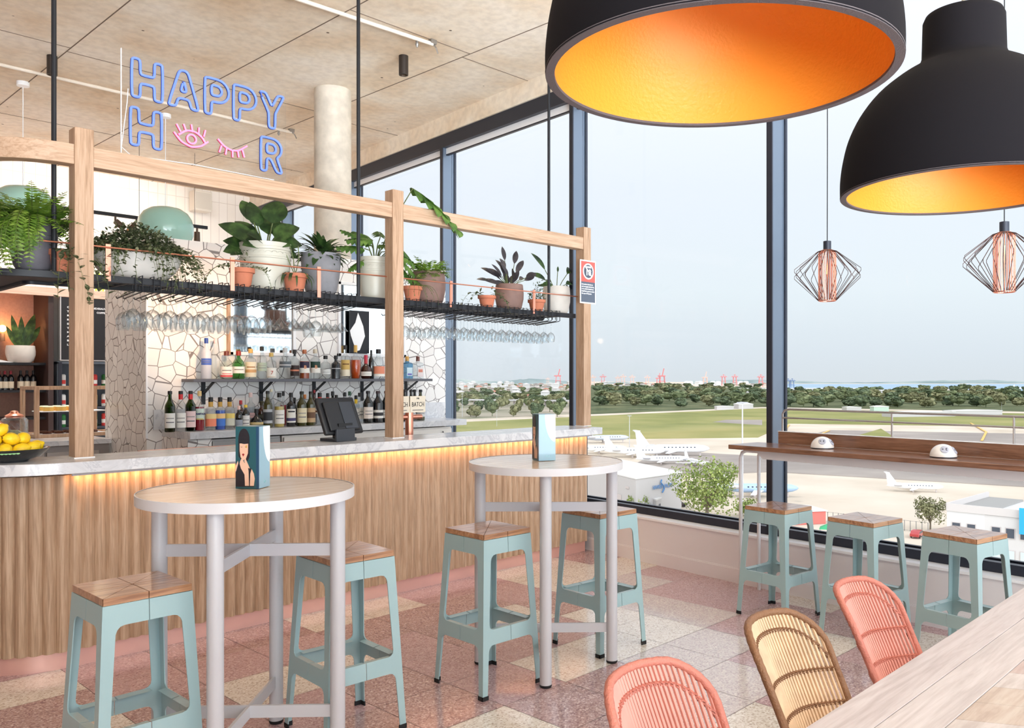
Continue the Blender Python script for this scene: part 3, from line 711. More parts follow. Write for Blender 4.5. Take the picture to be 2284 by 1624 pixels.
def wire_lamp(c, label):
    t = thing('wire_pendant', label, 'lamp', c, 0, 'copper wire cage pendants'); n = 26; g = G(); gi = G()
    for i in range(n):
        a = 2 * pi * i / n; zm = .0 + (.022 if i % 2 else -.016); rw = .2
        P_ = lambda r, z, a=a: (r * cos(a), r * sin(a), z)
        g.tube([P_(.024, .150), P_(.058, .140), P_(rw, zm + .008), P_(rw, zm - .008), P_(.052, -.168)], .0018, 5)
        gi.tube([P_(.03, .150), P_(.052, .13), P_(.052, -.168)], .0024, 5)
    mk('wire_cage', g, pr('dark bronze wire', (70, 50, 50), .4, .6), t); mk('inner_cage', gi, COP, t)
    mk('bottom_ring', G().tube([(.052 * cos(2 * pi * i / 24), .052 * sin(2 * pi * i / 24), -.168) for i in range(24)], .003, 6, closed=True), COP, t)
    mk('socket', G().lathe([(0, .148), (.024, .148), (.024, .205), (.01, .208), (0, .208)], 24), DARKF, t)
    mk('bulb', G().lathe([(0, .15), (.012, .14), (.02, .09), (.02, -.02), (.012, -.05), (0, -.055)], 16), CLEAR, t)
    mk('filament', G().tube([(.004, 0, .08), (-.004, 0, .0)], .002, 5), pr('filament', (255, 190, 120), .5, emis=(255, 150, 70), es=12), t)
    mk('cord', G().tube([(0, 0, .208), (.003, 0, .8), (0, 0, 4.36 - c[2])], .003, 6), BLACKM, t)
wire_lamp((4.966, 2.405, 2.15), 'copper wire cage pendant nearer the middle of the windows')
wire_lamp((4.865, 1.353, 2.125), 'copper wire cage pendant at the right edge of the photo')
MINT = pr('mint enamel', (160, 206, 196), .12, coat=.5)
for x, y, lab in ((2.38, 9.42, 'mint green enamel pendant behind the fern'), (3.72, 9.43, 'mint green enamel pendant above the trailing plant bowl')):
    t = thing('enamel_pendant', lab, 'lamp', (x, y, 2.93), 0, 'mint green pendants')
    mk('shade', G().lathe([(0, .42), (.08, .42), (.16, .40), (.225, .355), (.265, .29), (.283, .21), (.28, .12), (.25, .04), (.21, 0), (.20, .0), (.24, .04), (.27, .12), (.272, .21), (.25, .29), (0, .38)], 48), MINT, t, ang=60)
    mk('cord', G().tube([(0, 0, .42), (0, 0, 1.38)], .004, 6), SILLW, t); mk('ceiling_rose', G().lathe([(0, 1.39), (.055, 1.39), (.055, 1.43), (0, 1.43)], 20), SILLW, t)
# ceiling fittings
for x, y, lab in ((4.486, 6.175, 'black cylinder downlight on the ceiling right of the column'), (2.363, 8.467, 'black cylinder downlight on the ceiling left of the neon sign')):
    t = thing('ceiling_downlight', lab, 'downlight', (x, y, 4.19), 0, 'cylinder downlights')
    mk('housing', G().lathe([(0, .17), (.042, .17), (.042, 0), (.036, 0), (.034, .02), (0, .022)], 24), pr('bronze black', (58, 50, 46), .4, .4), t)
    mk('lens', G().lathe([(0, .02), (.018, .019)], 16), pr('lens', (255, 240, 214), .3, emis=(255, 220, 170), es=6), t)
CON = pr('white conduit', (226, 214, 200), .5)
for i, (pts, lab) in enumerate((([(1.2, 5.86, 4.325), (4.44, 5.70, 4.325)], 'white conduit on the ceiling ending at a sprinkler, nearer the viewer'),
                  ([(-.5, 8.93, 4.325), (4.93, 8.94, 4.325)], 'white conduit on the ceiling behind the neon sign'))):
    t = thing('ceiling_conduit', lab, 'pipe', pts[1], 0, 'ceiling conduits'); q = Vector(pts[0]) - Vector(pts[1])
    mk('pipe', G().tube([(0, 0, 0), q], .016, 10), CON, t)
    g = G(); g.box(-.03, .03, -.02, .02, .0, .035); g.tube([(.0, 0, 0), (.05, .02, -.01), (.08, .03, -.05)], .006, 6); mk('clip', g, STEEL, t)
    g = G(); g.lathe([(0, .0), (.012, -.0), (.012, -.03), (.018, -.034), (.006, -.06), (0, -.062)], 12, (-.14, .03, 0)); mk('sprinkler_head', g, STEEL, t)
# track lights
t = thing('track_light', 'black ceiling track with two tilted spotlights behind the left post', 'track light', (3.1, 10.8, 3.42))
mk('track', G().box(-.9, .95, -.018, .018, 0, .04), BLACKM, t)
for x in (-.8, .85): mk('suspension', G().tube([(x, 0, .04), (x, 0, .94)], .003, 6), BLACKM, t)
def spot(t, x, tilt):
    M = Matrix.Translation((x, 0, -.05)) @ Matrix.Rotation(tilt, 4, 'Y')
    o = mk('spotlight', G().lathe([(0, .0), (.035, 0), (.038, -.13), (.03, -.13), (.03, -.11), (0, -.11)], 20, M=M).box(-.01, .01, -.01, .01, 0, .06, M=Matrix.Translation((x, 0, -.05))), pr('spot body', (90, 74, 62), .4, .5), t)
    mk('lens', G().lathe([(0, -.112), (.028, -.112)], 16, M=M), pr('spot lens', (255, 220, 160), .4, emis=(255, 170, 80), es=14), o)
spot(t, .58, -.9); spot(t, .82, .7)
t = thing('track_light', 'short black track with one spotlight beside the mint pendant', 'track light', (4.62, 10.8, 3.41))
mk('track', G().box(-.10, .16, -.018, .018, 0, .04), BLACKM, t); mk('suspension', G().tube([(0, 0, .04), (0, 0, .95)], .003, 6), BLACKM, t); spot(t, .03, 0)
t = thing('wall_speaker', 'white box speaker high on the white panelled back wall', 'speaker', (5.5, 12.55, 3.99))
mk('cabinet', G().box(-.13, .13, 0, .2, 0, .30), pr('speaker white', (228, 222, 212), .6), t, bevel=.012); mk('grille', G().box(-.11, .11, -.006, .0, .03, .27), pr('speaker grille', (214, 208, 198), .8), t); mk('bracket', G().box(-.03, .03, .2, .25, .1, .2), BLACKM, t)

# ---------------- neon sign ----------------
ns = thing('neon_sign', 'clear panel with blue and pink neon words HAPPY HOUR on the oak beam', 'sign', (1.73, 4.955, 2.728))
mk('panel', G().box(-.005, .975, .016, .021, 0, .59), CLEAR, ns, smooth=False)
mk('edge', G().box(-.008, -.004, .014, .023, 0, .59), SILLW, ns)
NB = pr('blue neon tube', (96, 124, 222), .35, emis=(106, 136, 240), es=.55); NBD = pr('blue neon backing', (36, 56, 120), .4)
NPK = pr('pink neon tube', (250, 140, 180), .35, emis=(255, 130, 180), es=.6); NPD = pr('red neon backing', (190, 30, 70), .4)
def smooth_poly(P, closed=True, it=2):
    for _ in range(it):
        Q = []; n = len(P)
        rng = range(n) if closed else range(n - 1)
        if not closed: Q.append(P[0])
        for i in rng:
            a, b = P[i], P[(i + 1) % n]; l = hypot(b[0]-a[0], b[1]-a[1]); f = min(.25, .010 / max(l, 1e-6)) if _ == 0 else .25
            Q += [(a[0] + (b[0]-a[0]) * f, a[1] + (b[1]-a[1]) * f), (a[0] + (b[0]-a[0]) * (1 - f), a[1] + (b[1]-a[1]) * (1 - f))]
        if not closed: Q.append(P[-1])
        P = Q
    return P
def neon(name, loops, x0, x1, z0, z1, m, md, closed=True, r=.0072, raw=False):
    g = G(); gb = G(); ox, oz = ns.location.x, ns.location.z
    for P in loops:
        q = [(x0 + (x1 - x0) * u, z0 + (z1 - z0) * v) for u, v in P]
        if not raw: q = smooth_poly(q, closed)
        g.tube([(x - ox, 0, z - oz) for x, z in q], r, 8, closed=closed); gb.tube([(x - ox, .008, z - oz) for x, z in q], r * 1.08, 8, closed=closed)
    o = mk(name, g, m, ns, ang=70); mk('tube_backing', gb, md, o, ang=70); return o
arc = lambda cx, cy, rx, ry, a0, a1, n=8: [(cx + rx * cos(a0 + (a1 - a0) * i / n), cy + ry * sin(a0 + (a1 - a0) * i / n)) for i in range(n + 1)]
T_ = .27
Hh = [[(0, 0), (0, 1), (T_, 1), (T_, .6), (1-T_, .6), (1-T_, 1), (1, 1), (1, 0), (1-T_, 0), (1-T_, .38), (T_, .38), (T_, 0)]]
Aa = [[(0, 0), (.34, .93), (.42, 1), (.58, 1), (.66, .93), (1, 0), (.75, 0), (.68, .24), (.32, .24), (.25, 0)], [(.5, .74), (.4, .43), (.6, .43)]]
Pp = [[(0, 0), (0, 1)] + arc(.52, .68, .48, .32, pi / 2, -pi / 2) + [(T_, .36), (T_, 0)], [(T_, .54), (T_, .82)] + arc(.5, .68, .2, .14, pi / 2, -pi / 2, 6)]
Yy = [[(0, 1), (.37, .44), (.37, 0), (.63, 0), (.63, .44), (1, 1), (.74, 1), (.5, .62), (.26, 1)]]
Rr = [[(0, 0), (0, 1)] + arc(.5, .7, .46, .3, pi / 2, -pi / 3) + [(1, 0), (.74, 0), (.46, .38), (T_, .38), (T_, 0)], [(T_, .55), (T_, .83)] + arc(.5, .69, .2, .14, pi / 2, -pi / 2, 6)]
def xz(px, py): p = at(px, py, Y=4.955); return p.x, p.z
zt = xz(292, 127)[1]; zb = xz(292, 213)[1]
for gl, a_, b_ in ((Hh, 294, 363), (Aa, 375, 444), (Pp, 457, 511), (Pp, 521, 572), (Yy, 579, 634)): neon('letter', gl, xz(a_, 200)[0], xz(b_, 200)[0], zb, zt, NB, NBD)
zt = xz(291, 237)[1]; zb = xz(291, 321)[1]
neon('letter', Hh, xz(291, 200)[0], xz(361, 200)[0], zb, zt, NB, NBD)
x0, x1 = xz(582, 300)[0], xz(630, 300)[0]; neon('letter', Rr, x0, x1, zb - .005, zt - .005, NB, NBD)
xa, xb = xz(388, 300)[0], xz(466, 300)[0]; cx_ = (xa + xb) / 2; zc = (zt + zb) / 2 - .004; w_ = (xb - xa) / 2
def lash(cx, cz, pts): return [[(cx + p[0], cz + p[1]) for p in L_] for L_ in pts]
neon('eye', lash(cx_, zc, [[(-w_, .018), (-w_ * .6, -.03), (0, -.052), (w_ * .55, -.035), (w_ * .95, .0)]]), 0, 1, 0, 1, NPK, NPD, closed=False, r=.006)
neon('eye', lash(cx_, zc, [[(-w_ * .75, .006), (-.03, .042), (.02, .044), (w_ * .6, .02), (w_ * .8, -.012)]]), 0, 1, 0, 1, NPK, NPD, closed=False, r=.006)
neon('eye', [[(cx_ + .026 * cos(a), zc - .004 + .026 * sin(a)) for a in [2 * pi * i / 20 for i in range(20)]]], 0, 1, 0, 1, NPK, NPD, r=.006, raw=True)
neon('eyelash', lash(cx_, zc, [[(u * w_, .038 - abs(u) * .02), (u * w_ * 1.25 - .008, .082 - abs(u) * .025)] for u in (-.62, -.3, .05, .4, .7)]), 0, 1, 0, 1, NPK, NPD, closed=False, r=.0055)
xa, xb = xz(486, 330)[0], xz(551, 340)[0]; cx2 = (xa + xb) / 2; w2 = (xb - xa) / 2
neon('wink', lash(cx2, zc - .005, [[(-w2, .035), (-w2 * .6, .0), (-w2 * .1, -.018), (w2 * .4, -.012), (w2, .028)]]), 0, 1, 0, 1, NPK, NPD, closed=False, r=.006)
neon('eyelash', lash(cx2, zc - .005, [[(u * w2, -.016 + abs(u) * .02), (u * w2 * 1.2, -.058 + abs(u) * .02)] for u in (-.75, -.4, 0, .35, .68)]), 0, 1, 0, 1, NPK, NPD, closed=False, r=.0055)
mk('cord', G().tube([(.035, .03, .38), (.03, .03, .3), (.0, .03, .05), (.05, .03, .01), (.4, .03, .025), (.9, .03, .02)], .0025, 6), SILLW, ns)
# age sign on the right post
sg = thing('age_limit_sign', 'red and grey notice with a crossed-out 18 on the right-hand post', 'sign', (5.505, 4.902, 2.30), 0)
a_ = at(1294, 581, Y=4.90); b_ = at(1329, 675, Y=4.90); hw = (b_.x - a_.x) / 2; hh = .19; sg.location = ((a_.x + b_.x) / 2, 4.90, at(1311, 629, Y=4.9).z)
mk('plate', G().box(-hw, hw, 0, .006, -hh, hh), SILLW, sg, bevel=.002)
mk('red_field', G().box(-hw + .012, hw - .012, -.001, 0, .0, hh - .012), pr('sign red', (232, 92, 84), .5), sg); mk('grey_field', G().box(-hw + .012, hw - .012, -.001, 0, -hh + .012, 0), pr('sign slate', (82, 92, 108), .5), sg)
SLATE = pr('sign slate disc', (70, 80, 96), .5)
mk('disc', G().lathe([(0, 0), (.060, 0), (.060, .001), (0, .001)], 32, M=Matrix.Translation((0, -.0012, .092)) @ FRONT), SLATE, sg); mk('ring', G().lathe([(.058, 0), (.070, 0), (.070, .002), (.058, .002), (.058, 0)], 40, M=Matrix.Translation((0, -.0012, .092)) @ FRONT), SILLW, sg)
text('number', '18', .075, SILLW, sg, Matrix.Translation((0, -.003, .058)) @ FRONT, align='CENTER', bold=.002); text('lettering', 'UNDER', .022, SILLW, sg, Matrix.Translation((0, -.003, .122)) @ FRONT, align='CENTER', bold=.0008)
mk('slash', G().bar((-.045, -.004, .137), (.045, -.004, .047), .002, .010), SILLW, sg)
for i, s_ in enumerate(('It is against the law to', 'sell or supply alcohol to,', 'or to obtain alcohol on', 'behalf of, a person under', 'the age of 18 years.')): text('lettering', s_, .0165, SILLW, sg, Matrix.Translation((-hw + .018, -.002, -.028 - .020 * i)) @ FRONT, bold=.0006)

# ---------------- glass hangers and glasses ----------------
ORD = 'first second third fourth fifth sixth seventh eighth ninth tenth eleventh twelfth thirteenth fourteenth fifteenth sixteenth seventeenth'.split()
def hanger():
    g = G()
    for s_ in (-.019, .019):
        g.tube([(s_, .04, 2.0), (s_, .04, 2.072), (s_, -.012, 2.074), (s_, -.012, 1.99), (s_, 0, 1.984), (s_, .27, 1.962), (s_, .285, 1.974)], .0032, 6)
    g.tube([(-.019, -.012, 2.03), (.019, -.012, 2.03)], .0028, 6); g.tube([(-.019, -.012, 2.055), (.019, -.012, 2.055)], .0028, 6)
    return mk('glass_hanger', g, BLACKM)
def gl(kind):
    if kind == 'wine': p = [(.034, 0), (.033, -.002), (.01, -.005), (.004, -.012), (.0036, -.085), (.008, -.094), (.028, -.106), (.040, -.125), (.042, -.148), (.038, -.175), (.033, -.198)]
    elif kind == 'small': p = [(.032, 0), (.031, -.002), (.009, -.005), (.004, -.012), (.0036, -.088), (.007, -.095), (.024, -.108), (.034, -.128), (.034, -.15), (.030, -.176)]
    else: p = [(.036, 0), (.035, -.002), (.01, -.005), (.004, -.012), (.0036, -.095), (.006, -.10), (.05, -.158)]
    p = p + [(r - .0012, z + .0006) for r, z in reversed(p[5:])]
    return mk('wine_glass', G().lathe(p, 20), WGL, ang=60)
h0 = hanger(); protos = {k: gl(k) for k in ('wine', 'small', 'coupe')}; used = set(); first = True; rg = random.Random(11)
for x0, x1, n, side in ((1.824, 3.212, 15, 'left'), (3.66, 5.234, 17, 'right')):
    for i in range(n):
        x = x0 + (x1 - x0) * i / (n - 1); o = h0 if first else h0.copy()
        if not first: COL.objects.link(o)
        first = False; o.location = (x, 5.0, 0)
        tag(o, 'black wire glass hanger on the shelf edge, %s from the %s' % (ORD[i], 'left end' if side == 'left' else 'middle post going right'), 'glass hanger', 'glass hangers %s of the middle post' % side)
        for j, y in enumerate((.07, .145, .22)):
            k = 'coupe' if (side == 'left' and i >= 9 and i != 12) else ('wine' if side == 'left' else 'small')
            if side == 'left' and i > 11 and j == 0: continue
            if side == 'right' and i < 3 and j < 1: continue
            q = protos[k]
            if k in used: q = q.copy(); COL.objects.link(q)
            used.add(k); q.location = (x + rg.uniform(-.003, .003), 5.0 + y + rg.uniform(-.006, .006), 1.991 - .081 * y); q.rotation_euler = (0, rg.uniform(-.03, .03), 0)
            lab = '%s, %s on the %s hanger from %s' % ({'wine': 'large upside-down wine glass', 'coupe': 'upside-down cocktail glass', 'small': 'small upside-down wine glass'}[k], ('nearest', 'middle', 'rearmost')[j], ORD[i], 'shelf left end' if side == 'left' else 'middle post')
            tag(q, lab, 'glass', {'wine': 'large wine glasses hanging left', 'coupe': 'cocktail glasses hanging in the middle', 'small': 'small wine glasses hanging right'}[k])

# ---------------- bottles ----------------
PROF = {'wine': [(0, .01), (.85, 0), (1, .015), (1, .60), (.93, .66), (.62, .73), (.40, .79), (.34, .84), (.33, .95), (.38, .955), (.38, .975), (0, .975)],
 'spirit': [(0, .01), (.9, 0), (1, .015), (1, .60), (.93, .655), (.6, .70), (.36, .74), (.33, .78), (.33, .90), (.38, .905), (.38, .925), (0, .925)],
 'round': [(0, .01), (.9, 0), (1, .02), (1, .50), (.93, .58), (.72, .655), (.44, .72), (.33, .77), (.31, .88), (.37, .885), (.37, .91), (0, .91)],
 'tall': [(0, .01), (.9, 0), (1, .012), (.97, .62), (.85, .68), (.5, .74), (.37, .79), (.35, .92), (0, .92)],
 'squat': [(0, .01), (.62, 0), (.8, .04), (1, .2), (.98, .34), (.8, .48), (.42, .58), (.24, .66), (.22, .86), (.28, .87), (.28, .89), (0, .89)],
 'bulge': [(0, .01), (.7, 0), (.74, .02), (.9, .2), (1, .42), (.98, .56), (.7, .64), (.34, .69), (.28, .84), (0, .84)],
 'square': [(0, .01), (1, 0), (1, .66), (.92, .70), (.4, .74), (.36, .78), (.36, .86), (0, .86)]}
def gm(name, c, dens=1, gloss=.5): return glassy(name, c, gloss, .4, dens)
GB = {'clear': gm('clear bottle glass', (244, 247, 248)), 'green': gm('green bottle glass', (92, 128, 40), .9), 'pale': gm('pale green bottle glass', (170, 214, 160)),
      'frost': pr('frosted bottle glass', (214, 220, 232), .35, alpha=.75), 'blue': gm('blue bottle glass', (120, 196, 226)),
      'dark': pr('black wine glass', (22, 24, 24), .1, coat=.5), 'olive': pr('olive wine glass', (58, 56, 20), .1, coat=.5), 'brown': pr('brown bottle glass', (60, 26, 16), .12, coat=.5),
      'ink': pr('ink black bottle', (18, 18, 24), .15, coat=.5)}
_p = {}
def PM(c, rough=.45, metal=0):
    k = (c, rough, metal)
    if k not in _p: _p[k] = pr('tone %d %d %d' % c, c, rough, metal)
    return _p[k]
def arcband(g, R, z0, z1, half=1.25, n=12, face=-pi / 2 - .35, m=0):
    vs = []
    for i in range(n + 1):
        a = face - half + 2 * half * i / n; vs += [(R * cos(a), R * sin(a), z0), (R * cos(a), R * sin(a), z1)]
    return g.add(vs, [(2*i, 2*i+2, 2*i+3, 2*i+1) for i in range(n)], m)
WHT = (238, 236, 230)
def bottle(px, yt, Y, zb, kind, wpx, glass, cap, label, liq=None, lz=(.14, .44), lc=WHT, stripe=None, neck=None, txt=None, txc=(30, 30, 34), grp=None, dz=0):
    p = at(px, 840, Y=Y); H = at(px, yt, Y=Y).z - zb; R = wpx * depth(p) / FPX / 2
    t = thing('bottle', label, 'bottle', (p.x, Y, zb), 0, grp); P = PROF[kind]; sq = kind == 'square'
    n = 4 if sq else 24; RR = R * (1.28 if sq else 1)
    mk('glass_body', G().lathe([(r * RR, z * H) for r, z in P], n, a0=pi / 4 if sq else 0), GB[glass], t, ang=50)
    top = P[-1][1] * H; nr = P[-2][0] * R
    mk('cap', G().lathe([(0, top - .018), (nr * 1.12, top - .018), (nr * 1.12, H * .985), (nr * .95, H), (0, H)], 16), PM(cap), t)
    if liq:
        f = .5 if kind != 'squat' else .42
        q = [(r * RR * .93, max(z * H, .004)) for r, z in P if z <= f + .1]; q.append((0, q[-1][1])); mk('liquid', G().lathe(q, n, a0=pi / 4 if sq else 0), PM(liq, .15), t, ang=50)
    if lc:
        g = G(); Rl = max(r for r, z in P) * R * (1.015 if not sq else .93)
        if sq: g.box(-Rl * .8, Rl * .8, -Rl * 1.06, -Rl * .98, lz[0] * H, lz[1] * H)
        else: arcband(g, Rl, lz[0] * H, lz[1] * H)
        lo = mk('paper_label', g, PM(lc, .6), t)
        for i, (a_, b_, c_) in enumerate(stripe or [(.35, .42, (120, 120, 124)), (.62, .68, (150, 148, 146))]):
            g = G(); hh_ = (lz[1] - lz[0]) * H; z0 = lz[0] * H
            if sq: g.box(-Rl * .6, Rl * .6, -Rl * 1.08, -Rl * 1.06, z0 + a_ * hh_, z0 + b_ * hh_)
            else: arcband(g, Rl * 1.012, z0 + a_ * hh_, z0 + b_ * hh_, half=1.25 if b_ - a_ > .12 else .8)
            mk('label_print', g, PM(c_, .6), lo)
        if txt: text('label_print', txt, (.045 if len(txt) < 3 else .021), PM(txc, .6), lo, Matrix.Rotation(-.35, 4, 'Z') @ Matrix.Translation((0, -Rl * 1.03, (lz[0] * .45 + lz[1] * .55) * H - (.018 if len(txt) < 3 else .01))) @ FRONT, align='CENTER', bold=.0008)
    if neck: mk('neck_band', G().lathe([(nr * 1.06, top - .06), (nr * 1.1, top - .018)], 16), PM(neck), t)
    return t
US, UZ = 7.12, 1.49
B = lambda *a, **k: bottle(a[0], a[1], US, UZ, *a[2:], grp='bottles on the wall shelf', **k)
B(460, 754, 'tall', 22, 'frost', (30, 70, 150), 'tall frosted spirit bottle with a blue cap, left end of the wall shelf', lz=(.34, .5), lc=(70, 104, 190))
B(481, 754, 'tall', 20, 'clear', (236, 200, 204), 'tall clear bottle with a pale pink cap, second on the wall shelf', lc=None)
B(505, 783, 'round', 26, 'clear', (110, 50, 36), 'clear round-shouldered bottle with a white and red label', lz=(.06, .44), stripe=[(.02, .2, (214, 80, 84)), (.3, .36, (214, 80, 84)), (.6, .68, (120, 116, 116))])
B(532, 783, 'round', 26, 'pale', (150, 44, 34), 'pale green round-shouldered bottle with a white label', lz=(.2, .44), stripe=[(.5, .62, (110, 116, 110))])
B(559, 778, 'spirit', 24, 'clear', (214, 170, 90), 'clear bottle wrapped in a cream floral label, gold stopper', lz=(.06, .56), lc=(232, 222, 196), stripe=[(.3, .5, (206, 160, 110)), (.62, .7, (170, 130, 90))])
B(584, 773, 'spirit', 21, 'clear', (22, 22, 24), 'clear bottle with a tall black cap and a small sage label', lz=(.24, .5), lc=(170, 186, 170))
B(605, 787, 'spirit', 22, 'clear', (196, 170, 96), 'clear squat bottle whose white label carries a red 7', lz=(.04, .42), txt='7', txc=(176, 70, 50), stripe=[(.06, .1, (190, 150, 110))])
B(636, 776, 'round', 26, 'clear', (196, 200, 204), 'wide clear decanter bottle with a dark label high on the front', lz=(.36, .56), lc=(96, 104, 112), stripe=[(.35, .5, (220, 222, 222))])
B(657, 780, 'spirit', 20, 'clear', (30, 28, 30), 'clear bottle with a black and copper label and banded cap', lz=(.1, .46), lc=(44, 28, 26), stripe=[(.45, .6, (214, 130, 100))])
B(679, 780, 'spirit', 22, 'clear', (176, 100, 60), 'amber liqueur bottle with a navy label marked B', liq=(176, 78, 34), lz=(.20, .58), lc=(44, 34, 64), txt='B', txc=(236, 170, 130), stripe=[(0, .45, WHT)])
B(703, 779, 'spirit', 22, 'clear', (210, 200, 180), 'clear liqueur bottle with a dark green label marked B', lz=(.20, .58), lc=(36, 66, 58), txt='B', txc=(236, 170, 130), stripe=[(0, .45, WHT)])
B(726, 793, 'spirit', 22, 'clear', (26, 26, 28), 'short clear bottle with a black banded stopper and script label', lz=(.2, .4), lc=(226, 228, 228))
B(749, 793, 'spirit', 20, 'ink', (20, 20, 22), 'short all-black bottle in front of the larger mirror', lz=(.42, .46), lc=(190, 190, 196), stripe=[])
B(770, 770, 'spirit', 20, 'clear', (24, 24, 26), 'clear bottle with a gold label and tall black cap', lz=(.08, .56), lc=(206, 172, 100), stripe=[(0, .4, (232, 222, 200)), (.7, .78, (120, 84, 40))])
B(793, 770, 'bulge', 25, 'clear', (206, 168, 92), 'bulging amber cognac bottle with a gold stopper', liq=(196, 76, 26), lz=(.3, .5), lc=None)
B(816, 792, 'squat', 25, 'brown', (200, 40, 70), 'squat red-brown liqueur bottle with a red cap', lz=(.12, .3), neck=(190, 50, 60))
B(844, 779, 'round', 27, 'clear', (26, 24, 26), 'clear bottle with coral printing, partly behind the middle post', lz=(.08, .42), lc=(226, 140, 110), stripe=[(0, .25, WHT)])
B(828, 781, 'tall', 12, 'dark', (30, 30, 32), 'thin dark bottle standing behind the coral printed one', lc=None, dz=.08)
B(908, 795, 'square', 20, 'blue', (210, 160, 80), 'square blue tequila bottle with a cork cap right of the middle post', liq=(90, 190, 220), lz=(.12, .5), lc=(196, 220, 230), stripe=[(.1, .3, (110, 110, 190))])
B(932, 795, 'square', 20, 'clear', (110, 60, 50), 'square red tequila bottle with a wooden cap at the shelf end', liq=(200, 66, 40), lz=(.08, .5), lc=(226, 214, 214), stripe=[(.5, .8, (206, 130, 110))])
KZ = 1.07
def K(px, yt, Y, *a, **k): return bottle(px, yt, Y, KZ, *a, grp='bottles on the back counter', **k)
K(379, 872, 6.86, 'wine', 22, 'green', (20, 20, 22), 'green vermouth bottle at the left end of the back counter', liq=(96, 122, 30), lz=(.1, .46))
K(403, 872, 6.86, 'wine', 22, 'clear', (20, 20, 22), 'clear vermouth bottle with a red neck band, second on the back counter', lz=(.1, .46), neck=(214, 40, 44))
K(425, 872, 6.86, 'wine', 22, 'green', (20, 20, 22), 'green vermouth bottle with a pink label and red neck band', liq=(40, 30, 20), lz=(.1, .5), lc=(236, 206, 206), neck=(214, 40, 44))
K(445, 872, 6.86, 'spirit', 20, 'clear', (222, 190, 130), 'deep red aperitif bottle with a cream cap', liq=(150, 20, 40), lz=(.28, .56), lc=(206, 222, 210), txt='CAMPARI', txc=(30, 34, 90), stripe=[(.0, .12, (206, 190, 120))])
K(470, 886, 6.86, 'spirit', 24, 'clear', (22, 22, 24), 'clear bottle with an orange label and a gold neck', lz=(.12, .5), lc=(240, 138, 108), stripe=[(.6, 1.0, (240, 214, 150))], neck=(206, 160, 70))
K(491, 886, 6.86, 'spirit', 22, 'clear', (22, 22, 24), 'clear bottle with a bright blue label and a gold neck', liq=(50, 90, 190), lz=(.12, .5), lc=(70, 120, 206), stripe=[(.6, 1.0, (240, 200, 140))], neck=(206, 160, 70))
K(512, 886, 6.86, 'spirit', 22, 'clear', (22, 22, 24), 'clear bottle with a pale yellow label and a gold neck', lz=(.12, .5), lc=(206, 206, 190), stripe=[(.6, 1.0, (240, 214, 120))], neck=(206, 160, 70))
K(533, 905, 6.84, 'spirit', 15, 'dark', (240, 200, 190), 'small dark bottle with a pale pink capsule', lz=(.1, .4), lc=(150, 160, 176))
K(537, 893, 6.98, 'spirit', 16, 'brown', (170, 30, 36), 'small brown bottle with a red wax stopper behind the pink capped one', lc=None)
K(548, 903, 6.84, 'wine', 17, 'dark', (236, 200, 60), 'small bitters bottle in white paper with a yellow cap', lz=(.02, .56), lc=(228, 226, 224))
K(559, 876, 7.02, 'spirit', 20, 'clear', (214, 190, 190), 'tall clear bottle with faint red diamonds at the back of the counter', lz=(.28, .42), lc=(232, 190, 190))
K(584, 895, 7.0, 'spirit', 22, 'brown', (60, 56, 30), 'dark brown bottle with a flat black and gold stopper', lz=(.3, .5), lc=(60, 64, 44))
K(572, 912, 6.84, 'squat', 29, 'ink', (26, 26, 28), 'round black liqueur flask with a gold band', lz=(.2, .32), lc=(214, 190, 130), stripe=[])
K(597, 872, 6.86, 'wine', 20, 'olive', (26, 26, 28), 'olive wine bottle with a black and white oval label', lz=(.12, .5), lc=(180, 184, 190), stripe=[(.2, .8, (52, 54, 60))])
K(605, 868, 7.04, 'wine', 14, 'clear', (222, 216, 190), 'slim pale bottle with a long cream capsule at the back', lc=None)
K(623, 876, 6.86, 'spirit', 22, 'clear', (24, 24, 26), 'pale gold syrup bottle with a white label', liq=(206, 180, 96), lz=(.1, .5))
K(632, 873, 7.04, 'spirit', 14, 'clear', (26, 26, 28), 'slim bottle of red syrup behind the gold one', liq=(180, 50, 60), lc=None)
K(649, 876, 6.86, 'spirit', 20, 'ink', (24, 24, 26), 'dark berry liqueur bottle with a white label', lz=(.12, .52), stripe=[(.12, .34, (70, 66, 110)), (.76, .86, (30, 30, 40))])
K(657, 887, 7.02, 'spirit', 14, 'dark', (28, 28, 30), 'dark bottle with a black pourer behind the berry liqueur', lz=(.1, .4), lc=(120, 110, 110))
K(673, 873, 6.86, 'wine', 22, 'olive', (28, 30, 22), 'olive wine bottle with a cream oval label', lz=(.1, .52), lc=(232, 222, 190))
K(680, 880, 7.04, 'spirit', 15, 'clear', (206, 130, 70), 'small amber bottle with a cork stopper at the back', liq=(190, 120, 60), lc=None)
K(693, 873, 6.86, 'wine', 20, 'olive', (34, 26, 20), 'olive wine bottle with a brown and cream label', lz=(.1, .52), lc=(196, 166, 130), stripe=[(.3, .7, (110, 80, 60))])
K(701, 870, 7.04, 'wine', 12, 'brown', (150, 26, 40), 'narrow bottle with a dark red capsule beside the till', lc=None)
K(713, 876, 6.86, 'spirit', 21, 'clear', (24, 24, 26), 'clear bottle with a red neck band left of the till', lz=(.35, .52), neck=(206, 40, 44), stripe=[(.3, .6, (120, 80, 60))])
